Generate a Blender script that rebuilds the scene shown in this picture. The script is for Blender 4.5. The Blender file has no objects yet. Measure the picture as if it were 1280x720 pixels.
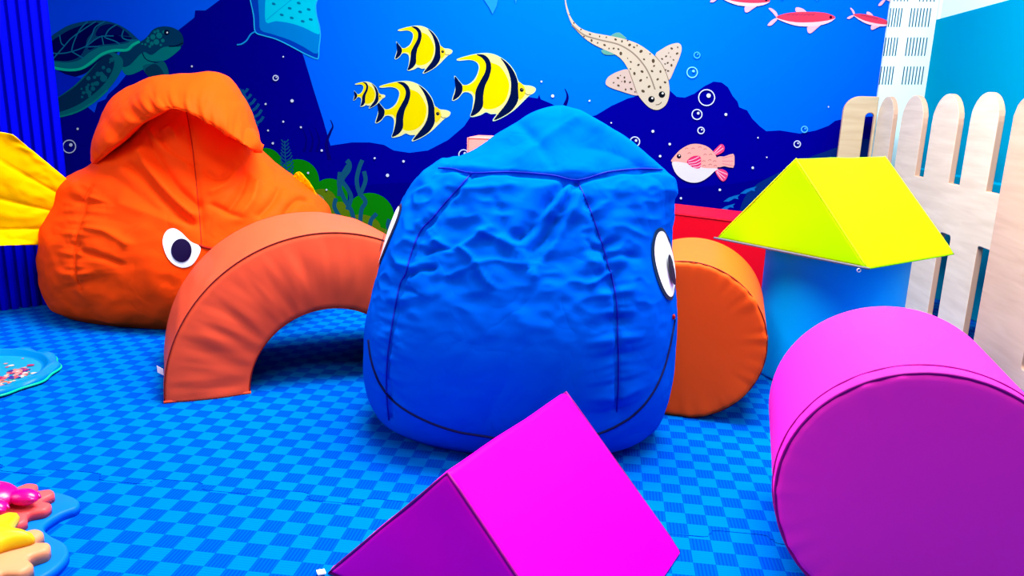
import bpy, bmesh, math, random
import numpy as np
from mathutils import Vector, Matrix, noise
from mathutils.bvhtree import BVHTree
from mathutils.geometry import tessellate_polygon
random.seed(7)
S = bpy.context.scene
COL = S.collection
PI = math.pi

# ------------------------------------------------------------------ camera
FPX, PITCH, ROLL, YAW, CH = 949.099, 0.2362626, 0.0300731, -0.1197401, 0.68775
def rotz(v):
    c, s = math.cos(YAW), math.sin(YAW)
    return Vector((c*v[0]+s*v[1], -s*v[0]+c*v[1], v[2]))
_F = Vector((0, math.cos(PITCH), -math.sin(PITCH)))
_U0 = Vector((0, math.sin(PITCH), math.cos(PITCH)))
_X0 = Vector((1, 0, 0))
CX = rotz(_X0*math.cos(ROLL)+_U0*math.sin(ROLL))
CU = rotz(-_X0*math.sin(ROLL)+_U0*math.cos(ROLL))
CF = rotz(_F)
CAM = Vector((0, 0, CH))
cd = bpy.data.cameras.new('camera'); cam = bpy.data.objects.new('camera', cd); COL.objects.link(cam)
mm = Matrix((CX, CU, -CF)).transposed().to_4x4(); mm.translation = CAM
cam.matrix_world = mm
cd.sensor_width = 36; cd.lens = 36*FPX/1280; cd.clip_start = .02
S.camera = cam
def ray(px, py):
    return (CX*((px-640)/FPX) - CU*((py-360)/FPX) + CF)
def on_y(px, py, Y):
    d = ray(px, py); return CAM + d*(Y/d.y)
def on_ground(px, py, z=0):
    d = ray(px, py); return CAM + d*((z-CH)/d.z)

# ------------------------------------------------------------------ helpers
def lin(c):
    c = c/255
    return c/12.92 if c <= .04045 else ((c+.055)/1.055)**2.4
def rgb(r, g, b, k=1.0):
    return (min(1, lin(r)*k), min(1, lin(g)*k), min(1, lin(b)*k), 1)
def mat(name, col, rough=.5, spec=.12, bump=0, bscale=60, bdist=.002, sheen=0):
    m = bpy.data.materials.new(name); m.use_nodes = True
    nt = m.node_tree; b = nt.nodes['Principled BSDF']
    b.inputs['Base Color'].default_value = col if len(col) == 4 else (*col, 1)
    b.inputs['Roughness'].default_value = rough
    b.inputs['Specular IOR Level'].default_value = spec
    if sheen:
        b.inputs['Sheen Weight'].default_value = sheen
    if bump:
        tc = nt.nodes.new('ShaderNodeTexCoord')
        n = nt.nodes.new('ShaderNodeTexNoise'); n.inputs['Scale'].default_value = bscale
        n.inputs['Detail'].default_value = 4
        bp = nt.nodes.new('ShaderNodeBump'); bp.inputs['Strength'].default_value = bump
        bp.inputs['Distance'].default_value = bdist
        nt.links.new(tc.outputs['Object'], n.inputs['Vector'])
        nt.links.new(n.outputs['Fac'], bp.inputs['Height'])
        nt.links.new(bp.outputs['Normal'], b.inputs['Normal'])
    return m
def mesh_obj(name, verts, faces, mats, parent=None, smooth=True, midx=None):
    me = bpy.data.meshes.new(name)
    me.from_pydata([tuple(v) for v in verts], [], faces)
    if not isinstance(mats, (list, tuple)): mats = [mats]
    for m in mats: me.materials.append(m)
    if midx is not None: me.polygons.foreach_set('material_index', midx)
    if smooth: me.polygons.foreach_set('use_smooth', [True]*len(me.polygons))
    me.update()
    o = bpy.data.objects.new(name, me); COL.objects.link(o)
    if parent: o.parent = parent
    return o
def bm_obj(name, bm, mats, parent=None, smooth=False):
    bmesh.ops.recalc_face_normals(bm, faces=bm.faces)
    me = bpy.data.meshes.new(name); bm.to_mesh(me); bm.free()
    if not isinstance(mats, (list, tuple)): mats = [mats]
    for m in mats: me.materials.append(m)
    if smooth: me.polygons.foreach_set('use_smooth', [True]*len(me.polygons))
    o = bpy.data.objects.new(name, me); COL.objects.link(o)
    if parent: o.parent = parent
    return o
def tag(o, label=None, cat=None, group=None, kind=None):
    if label: o['label'] = label
    if cat: o['category'] = cat
    if group: o['group'] = group
    if kind: o['kind'] = kind
    return o
def empty(name, loc=(0, 0, 0), label=None, cat=None, group=None):
    o = bpy.data.objects.new(name, None); COL.objects.link(o); o.location = loc
    o.empty_display_size = .05
    return tag(o, label, cat, group)
def reparent(o, par):     # keep world place
    o.parent = par
    o.matrix_parent_inverse = Matrix.Translation(par.location).inverted()
def box_bm(x0, x1, y0, y1, z0, z1, bev=0, seg=2, bm=None):
    own = bm is None
    if own: bm = bmesh.new()
    vs = [bm.verts.new((x, y, z)) for x in (x0, x1) for y in (y0, y1) for z in (z0, z1)]
    f = [(0, 1, 3, 2), (4, 6, 7, 5), (0, 4, 5, 1), (2, 3, 7, 6), (0, 2, 6, 4), (1, 5, 7, 3)]
    fs = [bm.faces.new([vs[i] for i in q]) for q in f]
    if bev:
        es = list({e for fc in fs for e in fc.edges})
        bmesh.ops.bevel(bm, geom=es, offset=bev, segments=seg, profile=.5, affect='EDGES')
    return bm
def tube_mesh(pts, r, n=8, closed=False):
    pts = [Vector(p) for p in pts]; N = len(pts); vs = []; fs = []
    prev = None
    for i, p in enumerate(pts):
        if closed: t = pts[(i+1) % N]-pts[i-1]
        else: t = pts[min(i+1, N-1)]-pts[max(i-1, 0)]
        if t.length < 1e-9: t = Vector((0, 0, 1))
        t.normalize()
        if prev is None:
            a = Vector((0, 0, 1)) if abs(t.z) < .9 else Vector((1, 0, 0))
            u = t.cross(a).normalized()
        else:
            u = (prev - t*prev.dot(t))
            u = u.normalized() if u.length > 1e-6 else t.cross(Vector((0, 0, 1))).normalized()
        prev = u; w = t.cross(u)
        rr = r(i/max(1, N-1)) if callable(r) else r
        for k in range(n):
            a = 2*PI*k/n; vs.append(p+u*(rr*math.cos(a))+w*(rr*math.sin(a)))
    M = N if closed else N-1
    for i in range(M):
        for k in range(n):
            a = i*n+k; b = i*n+(k+1) % n; c = ((i+1) % N)*n+(k+1) % n; d = ((i+1) % N)*n+k
            fs.append((a, b, c, d))
    if not closed:
        fs.append(tuple(range(n-1, -1, -1))); fs.append(tuple((N-1)*n+k for k in range(n)))
    return vs, fs
def tube(name, pts, r, m, parent=None, n=8, closed=False):
    v, f = tube_mesh(pts, r, n, closed); return mesh_obj(name, v, f, m, parent)
def spline(pts, per=6, closed=True):
    out = []; n = len(pts)
    rng = range(n) if closed else range(n-1)
    for i in rng:
        if closed: p0, p1, p2, p3 = pts[i-1], pts[i], pts[(i+1) % n], pts[(i+2) % n]
        else: p0, p1, p2, p3 = pts[max(i-1, 0)], pts[i], pts[i+1], pts[min(i+2, n-1)]
        for k in range(per):
            t = k/per
            out.append(tuple(.5*((2*b)+(-a+c)*t+(2*a-5*b+4*c-d)*t*t+(-a+3*b-3*c+d)*t**3) for a, b, c, d in zip(p0, p1, p2, p3)))
    if not closed: out.append(tuple(pts[-1]))
    return out
def smoothstep(a, b, x):
    t = np.clip((x-a)/(b-a), 0, 1); return t*t*(3-2*t)

# ------------------------------------------------------------------ materials
def nylon(name, col, spec, depth):
    m = mat(name, col, .5, spec); nt = m.node_tree; N = nt.nodes; L = nt.links; b = N['Principled BSDF']
    tc = N.new('ShaderNodeTexCoord'); out = None
    for sc, dist, w in ((5, .8, 1.0), (11, 1.0, .30)):
        n = N.new('ShaderNodeTexNoise'); n.inputs['Scale'].default_value = sc; n.inputs['Detail'].default_value = 1.5; n.inputs['Distortion'].default_value = dist
        L.new(tc.outputs['Object'], n.inputs['Vector'])
        a = N.new('ShaderNodeMath'); a.operation = 'SUBTRACT'; a.inputs[1].default_value = .5; L.new(n.outputs['Fac'], a.inputs[0])
        c = N.new('ShaderNodeMath'); c.operation = 'ABSOLUTE'; L.new(a.outputs[0], c.inputs[0])
        d = N.new('ShaderNodeMath'); d.operation = 'MULTIPLY'; d.inputs[1].default_value = w*4; L.new(c.outputs[0], d.inputs[0])
        if out is None: out = d.outputs[0]
        else:
            e = N.new('ShaderNodeMath'); e.operation = 'ADD'; L.new(out, e.inputs[0]); L.new(d.outputs[0], e.inputs[1]); out = e.outputs[0]
    bp = N.new('ShaderNodeBump'); bp.inputs['Strength'].default_value = .45; bp.inputs['Distance'].default_value = depth
    L.new(out, bp.inputs['Height']); L.new(bp.outputs[0], b.inputs['Normal'])
    return m
M = {}
M['white_paint'] = mat('white_paint', rgb(225, 230, 232), .7)
M['teal_paint'] = mat('teal_paint', rgb(0, 132, 168), .6, .0)
M['ribbed_blue'] = mat('ribbed_blue', rgb(0, 2, 190), .6, .02)
M['subfloor'] = mat('subfloor', rgb(60, 70, 90), .8)
M['blue_nylon'] = nylon('blue_nylon', (.0, .080, .54), .0, .007)
M['orange_nylon'] = nylon('orange_nylon', (.95, .056, .003), .01, .006)
M['yellow_nylon'] = nylon('yellow_nylon', (.95, .48, .0), .01, .005)
M['navy_thread'] = mat('navy_thread', (.0, .004, .06), .6)
M['blue_seam'] = mat('blue_seam', (.0, .012, .35), .6)
M['red_thread'] = mat('red_thread', (.35, .006, .0), .6)
M['eye_white'] = mat('eye_white', (.78, .8, .86), .5, .2)
M['eye_rim'] = mat('eye_rim', (.004, .02, .06), .5)
M['eye_pupil'] = mat('eye_pupil', (.006, .0, .03), .5)
M['peach_vinyl'] = mat('peach_vinyl', (.76, .075, .028), .5, .04, .12, 9, .01)
M['peach_seam'] = mat('peach_seam', (.16, .008, .01), .6)
M['orange_vinyl'] = mat('orange_vinyl', (.92, .09, .008), .55, .05, .12, 9, .01)
M['magenta_vinyl'] = mat('magenta_vinyl', (.93, .0, .5), .5, .03, .08, 8, .008)
M['magenta_seam'] = mat('magenta_seam', (.22, .0, .16), .6)
M['orchid_vinyl'] = mat('orchid_vinyl', (.80, .022, .44), .5, .02, .08, 8, .008)
M['yellow_vinyl'] = mat('yellow_vinyl', (.33, .85, .0), .5, .02, .08, 8, .008)
M['yellow_seam'] = mat('yellow_seam', (.45, .6, .0), .6)
M['blue_vinyl'] = mat('blue_vinyl', (.0, .38, .92), .5, .03, .08, 8, .008)
M['red_vinyl'] = mat('red_vinyl', (.5, .0, .008), .5, .08, .08, 8, .008)
M['salmon_vinyl'] = mat('salmon_vinyl', rgb(255, 130, 120), .5, .3)
M['zip'] = mat('zip_white', rgb(110, 105, 115), .5)
M['zip_dark'] = mat('zip_dark', rgb(70, 70, 90), .5)
M['metal'] = mat('zip_metal', rgb(190, 190, 200), .3, .5)
M['label_white'] = mat('label_white', rgb(245, 240, 245), .6)

def wood_mat(name, c1, c2):
    m = bpy.data.materials.new(name); m.use_nodes = True; nt = m.node_tree
    b = nt.nodes['Principled BSDF']; b.inputs['Roughness'].default_value = .5
    b.inputs['Specular IOR Level'].default_value = .25
    tc = nt.nodes.new('ShaderNodeTexCoord'); mp = nt.nodes.new('ShaderNodeMapping')
    mp.inputs['Scale'].default_value = (2.5, 2.5, 26)
    n = nt.nodes.new('ShaderNodeTexNoise'); n.inputs['Scale'].default_value = 1.6; n.inputs['Detail'].default_value = 5
    n.inputs['Distortion'].default_value = .6
    cr = nt.nodes.new('ShaderNodeValToRGB')
    cr.color_ramp.elements[0].position = .3; cr.color_ramp.elements[0].color = c1
    cr.color_ramp.elements[1].position = .7; cr.color_ramp.elements[1].color = c2
    nt.links.new(tc.outputs['Object'], mp.inputs['Vector']); nt.links.new(mp.outputs[0], n.inputs['Vector'])
    nt.links.new(n.outputs['Fac'], cr.inputs[0]); nt.links.new(cr.outputs[0], b.inputs['Base Color'])
    return m
M['birch'] = wood_mat('birch', rgb(198, 182, 156), rgb(214, 200, 174))
M['birch_far'] = wood_mat('birch_beige', rgb(168, 148, 118), rgb(182, 164, 134))
M['birch_pink'] = wood_mat('birch_pink', rgb(192, 156, 130), rgb(206, 172, 146))
M['ply_edge'] = mat('ply_edge', rgb(176, 140, 118), .6)  # shade on the cut edges is put into this darker colour

CELL = .035
def mat_tile():
    m = bpy.data.materials.new('crosshatch_foam'); m.use_nodes = True; nt = m.node_tree
    N = nt.nodes; L = nt.links; b = N['Principled BSDF']
    b.inputs['Roughness'].default_value = .5; b.inputs['Specular IOR Level'].default_value = .0
    tc = N.new('ShaderNodeTexCoord'); sep = N.new('ShaderNodeSeparateXYZ'); L.new(tc.outputs['Object'], sep.inputs[0])
    def mth(op, a, bb=None, c=None):
        n = N.new('ShaderNodeMath'); n.operation = op
        for i, v in enumerate((a, bb, c)):
            if v is None: continue
            if isinstance(v, (int, float)): n.inputs[i].default_value = v
            else: L.new(v, n.inputs[i])
        return n.outputs[0]
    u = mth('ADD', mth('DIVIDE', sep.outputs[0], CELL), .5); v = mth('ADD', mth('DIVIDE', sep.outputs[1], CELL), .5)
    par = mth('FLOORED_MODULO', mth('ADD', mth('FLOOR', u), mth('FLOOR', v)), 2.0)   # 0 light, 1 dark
    RN = 6
    ru = mth('MULTIPLY_ADD', mth('COSINE', mth('MULTIPLY', u, 2*PI*RN)), .5, .5)
    rv = mth('MULTIPLY_ADD', mth('COSINE', mth('MULTIPLY', v, 2*PI*RN)), .5, .5)
    inv = mth('SUBTRACT', 1.0, par)
    h = mth('ADD', mth('MULTIPLY', ru, par), mth('MULTIPLY', rv, inv))
    groove = mth('POWER', h, 3.0)
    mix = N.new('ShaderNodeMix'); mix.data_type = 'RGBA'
    mix.inputs[6].default_value = (.0, .115, .44, 1); mix.inputs[7].default_value = (.0, .058, .38, 1)  # two cell tones: differing reflection of the ridge directions put into the colour
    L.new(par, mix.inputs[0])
    mix2 = N.new('ShaderNodeMix'); mix2.data_type = 'RGBA'
    mix2.inputs[7].default_value = (.0, .02, .38, 1)
    L.new(mix.outputs[2], mix2.inputs[6])
    L.new(mth('MULTIPLY', groove, mth('MULTIPLY_ADD', par, .55, .12)), mix2.inputs[0])
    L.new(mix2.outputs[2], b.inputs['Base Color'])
    bp = N.new('ShaderNodeBump'); bp.inputs['Strength'].default_value = .35; bp.inputs['Distance'].default_value = .0015
    bp.invert = True
    L.new(h, bp.inputs['Height']); L.new(bp.outputs[0], b.inputs['Normal'])
    return m
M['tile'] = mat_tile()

# ------------------------------------------------------------------ room shell
YW = 3.6                      # back wall
tag(bm_obj('floor', box_bm(-3.2, 2.6, -1.2, YW+.1, -.10, -.014), M['subfloor']), kind='structure')
tag(bm_obj('wall_back', box_bm(-3.2, 2.6, YW, YW+.1, -.1, 2.4), M['white_paint']), kind='structure')
M['pale_wall'] = mat('pale_wall', rgb(200, 228, 232), .7, .05)
tag(bm_obj('wall_left', box_bm(-3.3, -3.2, -1.2, YW+.1, -.1, 2.4), M['white_paint']), kind='structure')
wr = bm_obj('wall_right', box_bm(1.36, 1.46, .2, YW, -.1, 2.4), M['pale_wall']); tag(wr, kind='structure')
# teal boarding of the right wall with a skirt at its foot
tag(bm_obj('trim_1', box_bm(1.34, 1.36, .2, YW, 0, 1.092, .003), M['teal_paint']), kind='structure')
M['teal_skirt'] = mat('teal_skirt', rgb(0, 128, 165), .6, .0)
tag(bm_obj('trim_2', box_bm(1.30, 1.3399, .2, YW-.001, 0, .478, .004), M['teal_skirt']), kind='structure')

# ribbed blue partition, diagonal on the left
def ribbed():
    P1 = Vector((-1.762, 2.306, 0)); d = Vector((-.625, -.78, 0)).normalized(); nrm = Vector((d.y, -d.x, 0))
    if nrm.dot(CAM-P1) < 0: nrm = -nrm
    W = 1.5; pitch = .029; prof = []; x = .0
    prof = [(0, .0), (.006, .010), (.022, .012)]
    x = .024
    while x < W:
        prof += [(x, .010), (x+.003, -.008), (x+.008, -.008), (x+.011, .009), (x+.018, .012), (x+.025, .011)]
        x += pitch
    prof.append((x, .0))
    H = 2.2; n = len(prof); vs = []; fs = []
    for z in (0, H):
        for (a, h) in prof: vs.append(P1+d*a+nrm*h+Vector((0, 0, z)))
        for (a, h) in prof: vs.append(P1+d*a-nrm*.03+Vector((0, 0, z)))
    for i in range(n-1):
        fs.append((i, i+1, 2*n+i+1, 2*n+i)); fs.append((n+i+1, n+i, 3*n+i, 3*n+i+1))
        fs.append((i, n+i, n+i+1, i+1)); fs.append((2*n+i, 2*n+i+1, 3*n+i+1, 3*n+i))
    fs.append((0, 2*n, 3*n, n)); fs.append((n-1, 2*n-1, 4*n-1, 3*n-1))
    o = mesh_obj('ribbed_partition', vs, fs, M['ribbed_blue'], smooth=False)
    tag(o, 'royal blue vertically ribbed partition at the left edge behind the yellow fin', 'partition')
    return P1, d, nrm
RP, RD, RN_ = ribbed()

# ------------------------------------------------------------------ foam floor mats with jigsaw edges
SX = [-2.595, -1.395, -.195, 1.005, 2.205]; SY = [-.025, 1.175, 2.375, 3.575]
def jig(L, amp=.012, per=.1):
    pts = []; k = int(round(L/per)); per = L/k
    for i in range(k):
        s = 1 if i % 2 == 0 else -1
        a = i*per
        if i in (0, k-1): pts += [(a+per*.3, 0), (a+per*.7, 0)]; continue
        e = per*.10
        pts += [(a+e*.2, s*0), (a-e*.6+e, s*amp*.75), (a+e*1.4, s*amp), (a+per-e*1.4, s*amp), (a+per-e*.4, s*amp*.75), (a+per-e*.2, 0)]
    return pts
def tile_outline(x0, x1, y0, y1, g=.0009):
    pts = []
    J = jig(x1-x0)
    flat_l, flat_r, flat_b, flat_t = x0 == SX[0], x1 == SX[-1], y0 == SY[0], y1 == SY[-1]
    pts += [(x0+a, y0+(0 if flat_b else h)+g) for a, h in J]
    J = jig(y1-y0)
    pts += [(x1+(0 if flat_r else h)-g, y0+a) for a, h in J]
    J = jig(x1-x0)
    pts += [(x0+a, y1+(0 if flat_t else h)-g) for a, h in reversed(J)]
    J = jig(y1-y0)
    pts += [(x0+(0 if flat_l else h)+g, y0+a) for a, h in reversed(J)]
    return pts
where = {(0, 1): 'blue crosshatch foam mat at the far left, under the yellow finned orange fish',
 (1, 0): 'blue crosshatch foam mat nearest the camera, under the crab toy and stacking toys',
 (1, 1): 'blue crosshatch foam mat in the open middle left, under the peach arch',
 (2, 0): 'blue crosshatch foam mat nearest the camera, under the magenta prism',
 (2, 1): 'blue crosshatch foam mat under the blue fish bean bag and orange roller',
 (1, 2): 'blue crosshatch foam mat seen through the peach arch, by the mural',
 (2, 2): 'blue crosshatch foam mat under the red foam block by the mural',
 (0, 2): 'blue crosshatch foam mat behind the orange fish bean bag',
 (3, 1): 'blue crosshatch foam mat outside the wooden fence, nearer piece',
 (3, 2): 'blue crosshatch foam mat outside the wooden fence, by the slotted panel',
 (0, 0): 'blue crosshatch foam mat outside the lower left corner', (3, 0): 'blue crosshatch foam mat at the lower right corner'}
phase = {(1, 1): (.34*CELL, .27*CELL, 0), (2, 1): (.337*CELL, .785*CELL, 0), (1, 0): (.267*CELL, .589*CELL, 0)}
for i in range(4):
    for j in range(3):
        if (i, j) in ((0, 0), (3, 0), (0, 2)): continue
        pts = tile_outline(SX[i], SX[i+1], SY[j], SY[j+1])
        fx, fy, _ = phase.get((i, j), (.3*CELL, .5*CELL, 0))
        # origin on a light cell centre so that the cross-hatch phase follows the tile
        ci = round(SX[i]/CELL)+4; cj = round(SY[j]/CELL)+4
        if (ci+cj) % 2: cj += 1
        ox, oy = ci*CELL+fx, cj*CELL+fy
        bm = bmesh.new()
        top = [bm.verts.new((x-ox, y-oy, 0)) for x, y in pts]; bot = [bm.verts.new((x-ox, y-oy, -.0135)) for x, y in pts]
        for t3 in tessellate_polygon([[Vector((x, y, 0)) for x, y in pts]]):
            bm.faces.new([top[q] for q in t3]); bm.faces.new([bot[q] for q in t3[::-1]])
        for k in range(len(pts)): bm.faces.new((top[k-1], top[k], bot[k], bot[k-1]))
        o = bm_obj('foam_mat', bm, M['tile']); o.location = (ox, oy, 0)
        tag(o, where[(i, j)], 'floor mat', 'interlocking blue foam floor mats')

# ------------------------------------------------------------------ mural (flat print on the wall)
PK = .62
MV = []; MF = []; MI = []; MM = []; MK = {}; LAY = [0]
def mcol(c):
    if c not in MK:
        MK[c] = len(MM); MM.append(mat('print_%d' % len(MM), rgb(*c, PK), .7, .0))
    return MK[c]
def Q(ox, oy, s, pts): return [(ox+x/s, oy+y/s) for x, y in pts]
WX0, WX1, WZ0, WZ1 = -3.19, 1.146, .0, 2.35
def mp_pt(p, lay):
    w = on_y(p[0], p[1], YW-.004)
    return Vector((min(max(w.x, WX0), WX1), YW-.004-lay*.00003, min(max(w.z, WZ0), WZ1)))
def poly(pts, c, sm=0, lay=None):
    if sm: pts = spline(pts, sm)
    if lay is None: LAY[0] += 1; lay = LAY[0]
    P = [mp_pt(p, lay) for p in pts]
    tri = tessellate_polygon([P]); b = len(MV)
    MV.extend(P)
    mi = mcol(c) if isinstance(c, tuple) else c
    for t in tri:
        a, bb, cc = (P[k] for k in t)
        if (bb-a).cross(cc-a).y > 0: t = t[::-1]
        MF.append(tuple(b+k for k in t)); MI.append(mi)
def dot(x, y, r, c, ry=None, ang=0, lay=None, n=18):
    ry = ry or r; ca, sa = math.cos(ang), math.sin(ang)
    poly([(x+r*math.cos(2*PI*k/n)*ca-ry*math.sin(2*PI*k/n)*sa, y+r*math.cos(2*PI*k/n)*sa+ry*math.sin(2*PI*k/n)*ca) for k in range(n)], c, lay=lay)
def stroke(pts, w, c, sm=5, closed=False, lay=None, taper=False):
    P = spline(pts, sm, closed) if sm else pts
    n = len(P)
    if lay is None: LAY[0] += 1; lay = LAY[0]
    L = []; R = []
    for i, p in enumerate(P):
        a = P[(i-1) % n] if closed else P[max(i-1, 0)]; b = P[(i+1) % n] if closed else P[min(i+1, n-1)]
        dx, dy = b[0]-a[0], b[1]-a[1]; d = math.hypot(dx, dy) or 1
        ww = w/2*((1-i/(n-1)*.8) if taper else 1)
        L.append((p[0]-dy/d*ww, p[1]+dx/d*ww)); R.append((p[0]+dy/d*ww, p[1]-dx/d*ww))
    mi = mcol(c); b0 = len(MV)
    PP = [mp_pt(p, lay) for p in L]+[mp_pt(p, lay) for p in R]; MV.extend(PP)
    for i in range(n if closed else n-1):
        j = (i+1) % n; f = (b0+i, b0+j, b0+n+j, b0+n+i)
        if (PP[j]-PP[i]).cross(PP[n+i]-PP[i]).y > 0: f = f[::-1]
        MF.append(f); MI.append(mi)
def bubble(x, y, r, c=(205, 215, 255), w=1.3):
    stroke([(x+r*math.cos(2*PI*k/20), y+r*math.sin(2*PI*k/20)) for k in range(20)], w, c, 0, True)
    dot(x+r*.25, y-r*.25, r*.27, c)

# water: printed gradient, brightest in the upper middle
wm = bpy.data.materials.new('print_water'); wm.use_nodes = True
nt = wm.node_tree; bb = nt.nodes['Principled BSDF']; bb.inputs['Roughness'].default_value = .55; bb.inputs['Specular IOR Level'].default_value = .0
tc = nt.nodes.new('ShaderNodeTexCoord'); mpn = nt.nodes.new('ShaderNodeMapping')
mpn.inputs['Location'].default_value = (.25*.42, 0, -1.5*.55); mpn.inputs['Scale'].default_value = (.42, 0, .55)
ln = nt.nodes.new('ShaderNodeVectorMath'); ln.operation = 'LENGTH'
cr = nt.nodes.new('ShaderNodeValToRGB'); cr.color_ramp.elements[0].color = rgb(0, 132, 255, PK); cr.color_ramp.elements[1].color = rgb(0, 74, 255, PK)
cr.color_ramp.elements[1].position = 1.0
nt.links.new(tc.outputs['Object'], mpn.inputs[0]); nt.links.new(mpn.outputs[0], ln.inputs[0]); nt.links.new(ln.outputs['Value'], cr.inputs[0]); nt.links.new(cr.outputs[0], bb.inputs['Base Color'])
MM.append(wm)
def wpoly(pts, c, lay):    # polygon already in wall coordinates
    b = len(MV); MV.extend([Vector((x, YW-.004-lay*.00003, z)) for x, z in pts]); MF.append(tuple(range(b, b+len(pts)))); MI.append(c)
wpoly([(WX0, WZ0), (WX1, WZ0), (WX1, WZ1), (WX0, WZ1)], 0, 0)
NAVY = (2, 0, 142); NAVY2 = (1, 0, 128)
# big dark reef: left hill and the long ridge
poly([(60, 150), (75, 146), (90, 138), (105, 130), (118, 141), (122, 128), (132, 124), (135, 118), (146, 108), (165, 85), (200, 58), (225, 36), (243, 22), (244, 13), (257, 13), (280, -4), (310, -40), (340, -40), (352, -12), (362, 20), (372, 52), (380, 72), (392, 112), (404, 150), (413, 182), (440, 178), (462, 178), (480, 181), (492, 188), (512, 191), (535, 188), (560, 175), (580, 158), (588, 146), (610, 140), (640, 133), (660, 121), (672, 123), (674, 118), (676, 124), (690, 130), (720, 150), (745, 144), (765, 132), (785, 123), (800, 119), (820, 116), (836, 112), (846, 121), (856, 122), (868, 117), (880, 108), (892, 102), (902, 103), (910, 109), (916, 120), (922, 127), (924, 134), (934, 138), (940, 148), (950, 158), (958, 164), (975, 163), (1000, 167), (1020, 163), (1036, 157), (1044, 151), (1058, 148), (1110, 146), (1200, 140), (1200, 420), (-300, 420), (-300, 140)], NAVY)
poly([(60, 262), (110, 215), (150, 205), (250, 200), (330, 215), (420, 232), (520, 228), (600, 240), (860, 235), (1000, 215), (1200, 180), (1200, 450), (-300, 450), (-300, 250)], NAVY2, 3)
# seaweed silhouettes
for b in ([(412, 200), (408, 180), (413, 165), (416, 158), (413, 150)], [(706, 132), (709, 124), (709, 118), (706, 111)]):
    stroke(b, 5, (8, 4, 110), 5, taper=True)
for x in (380, 388, 396): stroke([(x, 190), (x+3, 175), (x-2, 160)], 4, (4, 2, 118), 5, taper=True)
# light teal corner right, small distant fish
poly([(925, 262), (940, 235), (975, 215), (1030, 190), (1100, 180), (1100, 300), (925, 300)], (4, 40, 120), 4)
for (x, y, s) in ((915, 248, 1), (936, 238, 1), (910, 259, .9), (905, 262, .6)):
    poly([(x-11*s, y+4*s), (x-4*s, y-1*s), (x+2*s, y-3*s), (x+10*s, y-5*s), (x+7*s, y-2*s), (x+8*s, y+1*s), (x+3*s, y), (x-4*s, y+4*s)], (12, 105, 185))
# green coral mounds
GR = (10, 132, 10); GR2 = (95, 125, 15)
for (x, y, r) in ((332, 206, 21), (372, 226, 27), (412, 246, 23), (462, 272, 31), (500, 292, 22), (340, 245, 40), (300, 230, 30), (425, 290, 35)):
    dot(x, y, r, GR, n=32)
for (x, y, rx, ry) in ((338, 216, 14, 11), (368, 248, 22, 14), (402, 250, 18, 14), (450, 285, 26, 17), (425, 268, 12, 16), (472, 296, 16, 12)):
    dot(x, y, rx, GR2, ry, n=24)
TL = (18, 84, 116)
for st in ([(424, 245), (426, 225), (433, 210), (437, 205), (434, 200)], [(425, 215), (424, 232), (431, 250), (440, 265), (444, 285)], [(434, 262), (439, 247), (434, 235), (428, 225), (436, 213), (437, 205), (433, 201)],
           [(450, 282), (452, 262), (457, 252), (449, 240), (446, 225), (449, 210), (453, 200)], [(455, 214), (457, 225), (453, 237), (449, 245)], [(420, 248), (418, 258), (423, 268), (430, 278)], [(462, 285), (464, 275), (471, 267)], [(487, 274), (485, 282), (489, 290)]):
    stroke(st, 5.2, TL, 5)
# feathery plants
def fern(x0, y0, x1, y1, n, l, c, w=1.6):
    stroke([(x0, y0), ((x0+x1)/2-1, (y0+y1)/2), (x1, y1)], w, c, 4)
    L0 = LAY[0]+1
    for k in range(n):
        t = (k+.5)/n; x = x0+(x1-x0)*t; y = y0+(y1-y0)*t; q = l*(.55+.45*math.sin(PI*min(1, t+.2)))
        stroke([(x, y), (x-q*.6, y-q*.3), (x-q, y-q*.9)], w, c, 2, lay=L0); stroke([(x, y), (x+q*.6, y-q*.35), (x+q, y-q*.95)], w, c, 2, lay=L0+1)
    LAY[0] += 2
fern(360, 226, 356, 176, 11, 8, (14, 74, 130))
fern(322, 158, 303, 112, 6, 10, (10, 78, 140), 3.6)
fern(334, 210, 325, 192, 4, 7, (8, 70, 90), 3)

# turtle
T = lambda pts: Q(0, 0, 4, pts)
poly(T([(600, 280), (620, 365), (660, 372), (720, 345), (780, 310), (830, 300), (880, 265), (905, 235), (860, 215), (760, 200), (700, 215)]), (0, 122, 128), 4)
poly(T([(715, 330), (740, 380), (790, 410), (840, 400), (845, 370), (835, 330), (815, 305), (780, 315)]), (5, 92, 112), 3)
poly(T([(725, 350), (745, 385), (785, 405), (825, 398), (818, 365), (795, 330), (765, 320)]), (4, 56, 88), 3)
poly(T([(600, 265), (610, 330), (650, 325), (715, 262), (760, 275), (820, 235), (905, 232), (918, 200), (905, 165), (870, 140), (820, 132), (770, 145), (735, 185), (700, 210)]), (2, 58, 98), 4)
stroke(T([(845, 232), (880, 230), (915, 215)]), 1.6, (0, 14, 60))
stroke(T([(712, 262), (725, 290), (750, 306), (790, 312)]), 1.4, (0, 30, 80))
for (x, y, r) in ((765, 185, 13), (797, 178, 15), (783, 210, 14), (760, 218, 10), (820, 160, 8), (815, 203, 9), (740, 205, 9), (790, 155, 8), (750, 232, 7), (728, 222, 6), (775, 160, 7), (805, 225, 6), (742, 190, 6), (712, 220, 5)):
    dot(x/4, y/4, r/4, (4, 120, 128))
dot(834/4, 162/4, 3.4, (2, 10, 50)); dot(837/4, 163/4, 1.1, (240, 250, 255))
poly(T([(262, 340), (330, 385), (420, 370), (520, 300), (590, 262), (500, 260), (400, 330)]), (0, 8, 86), 3)
poly(T([(560, 262), (610, 290), (615, 330), (590, 385), (540, 450), (470, 510), (390, 560), (300, 583), (230, 590), (230, 520), (300, 480), (370, 430), (430, 370), (500, 300)]), (2, 104, 120), 4)
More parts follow.
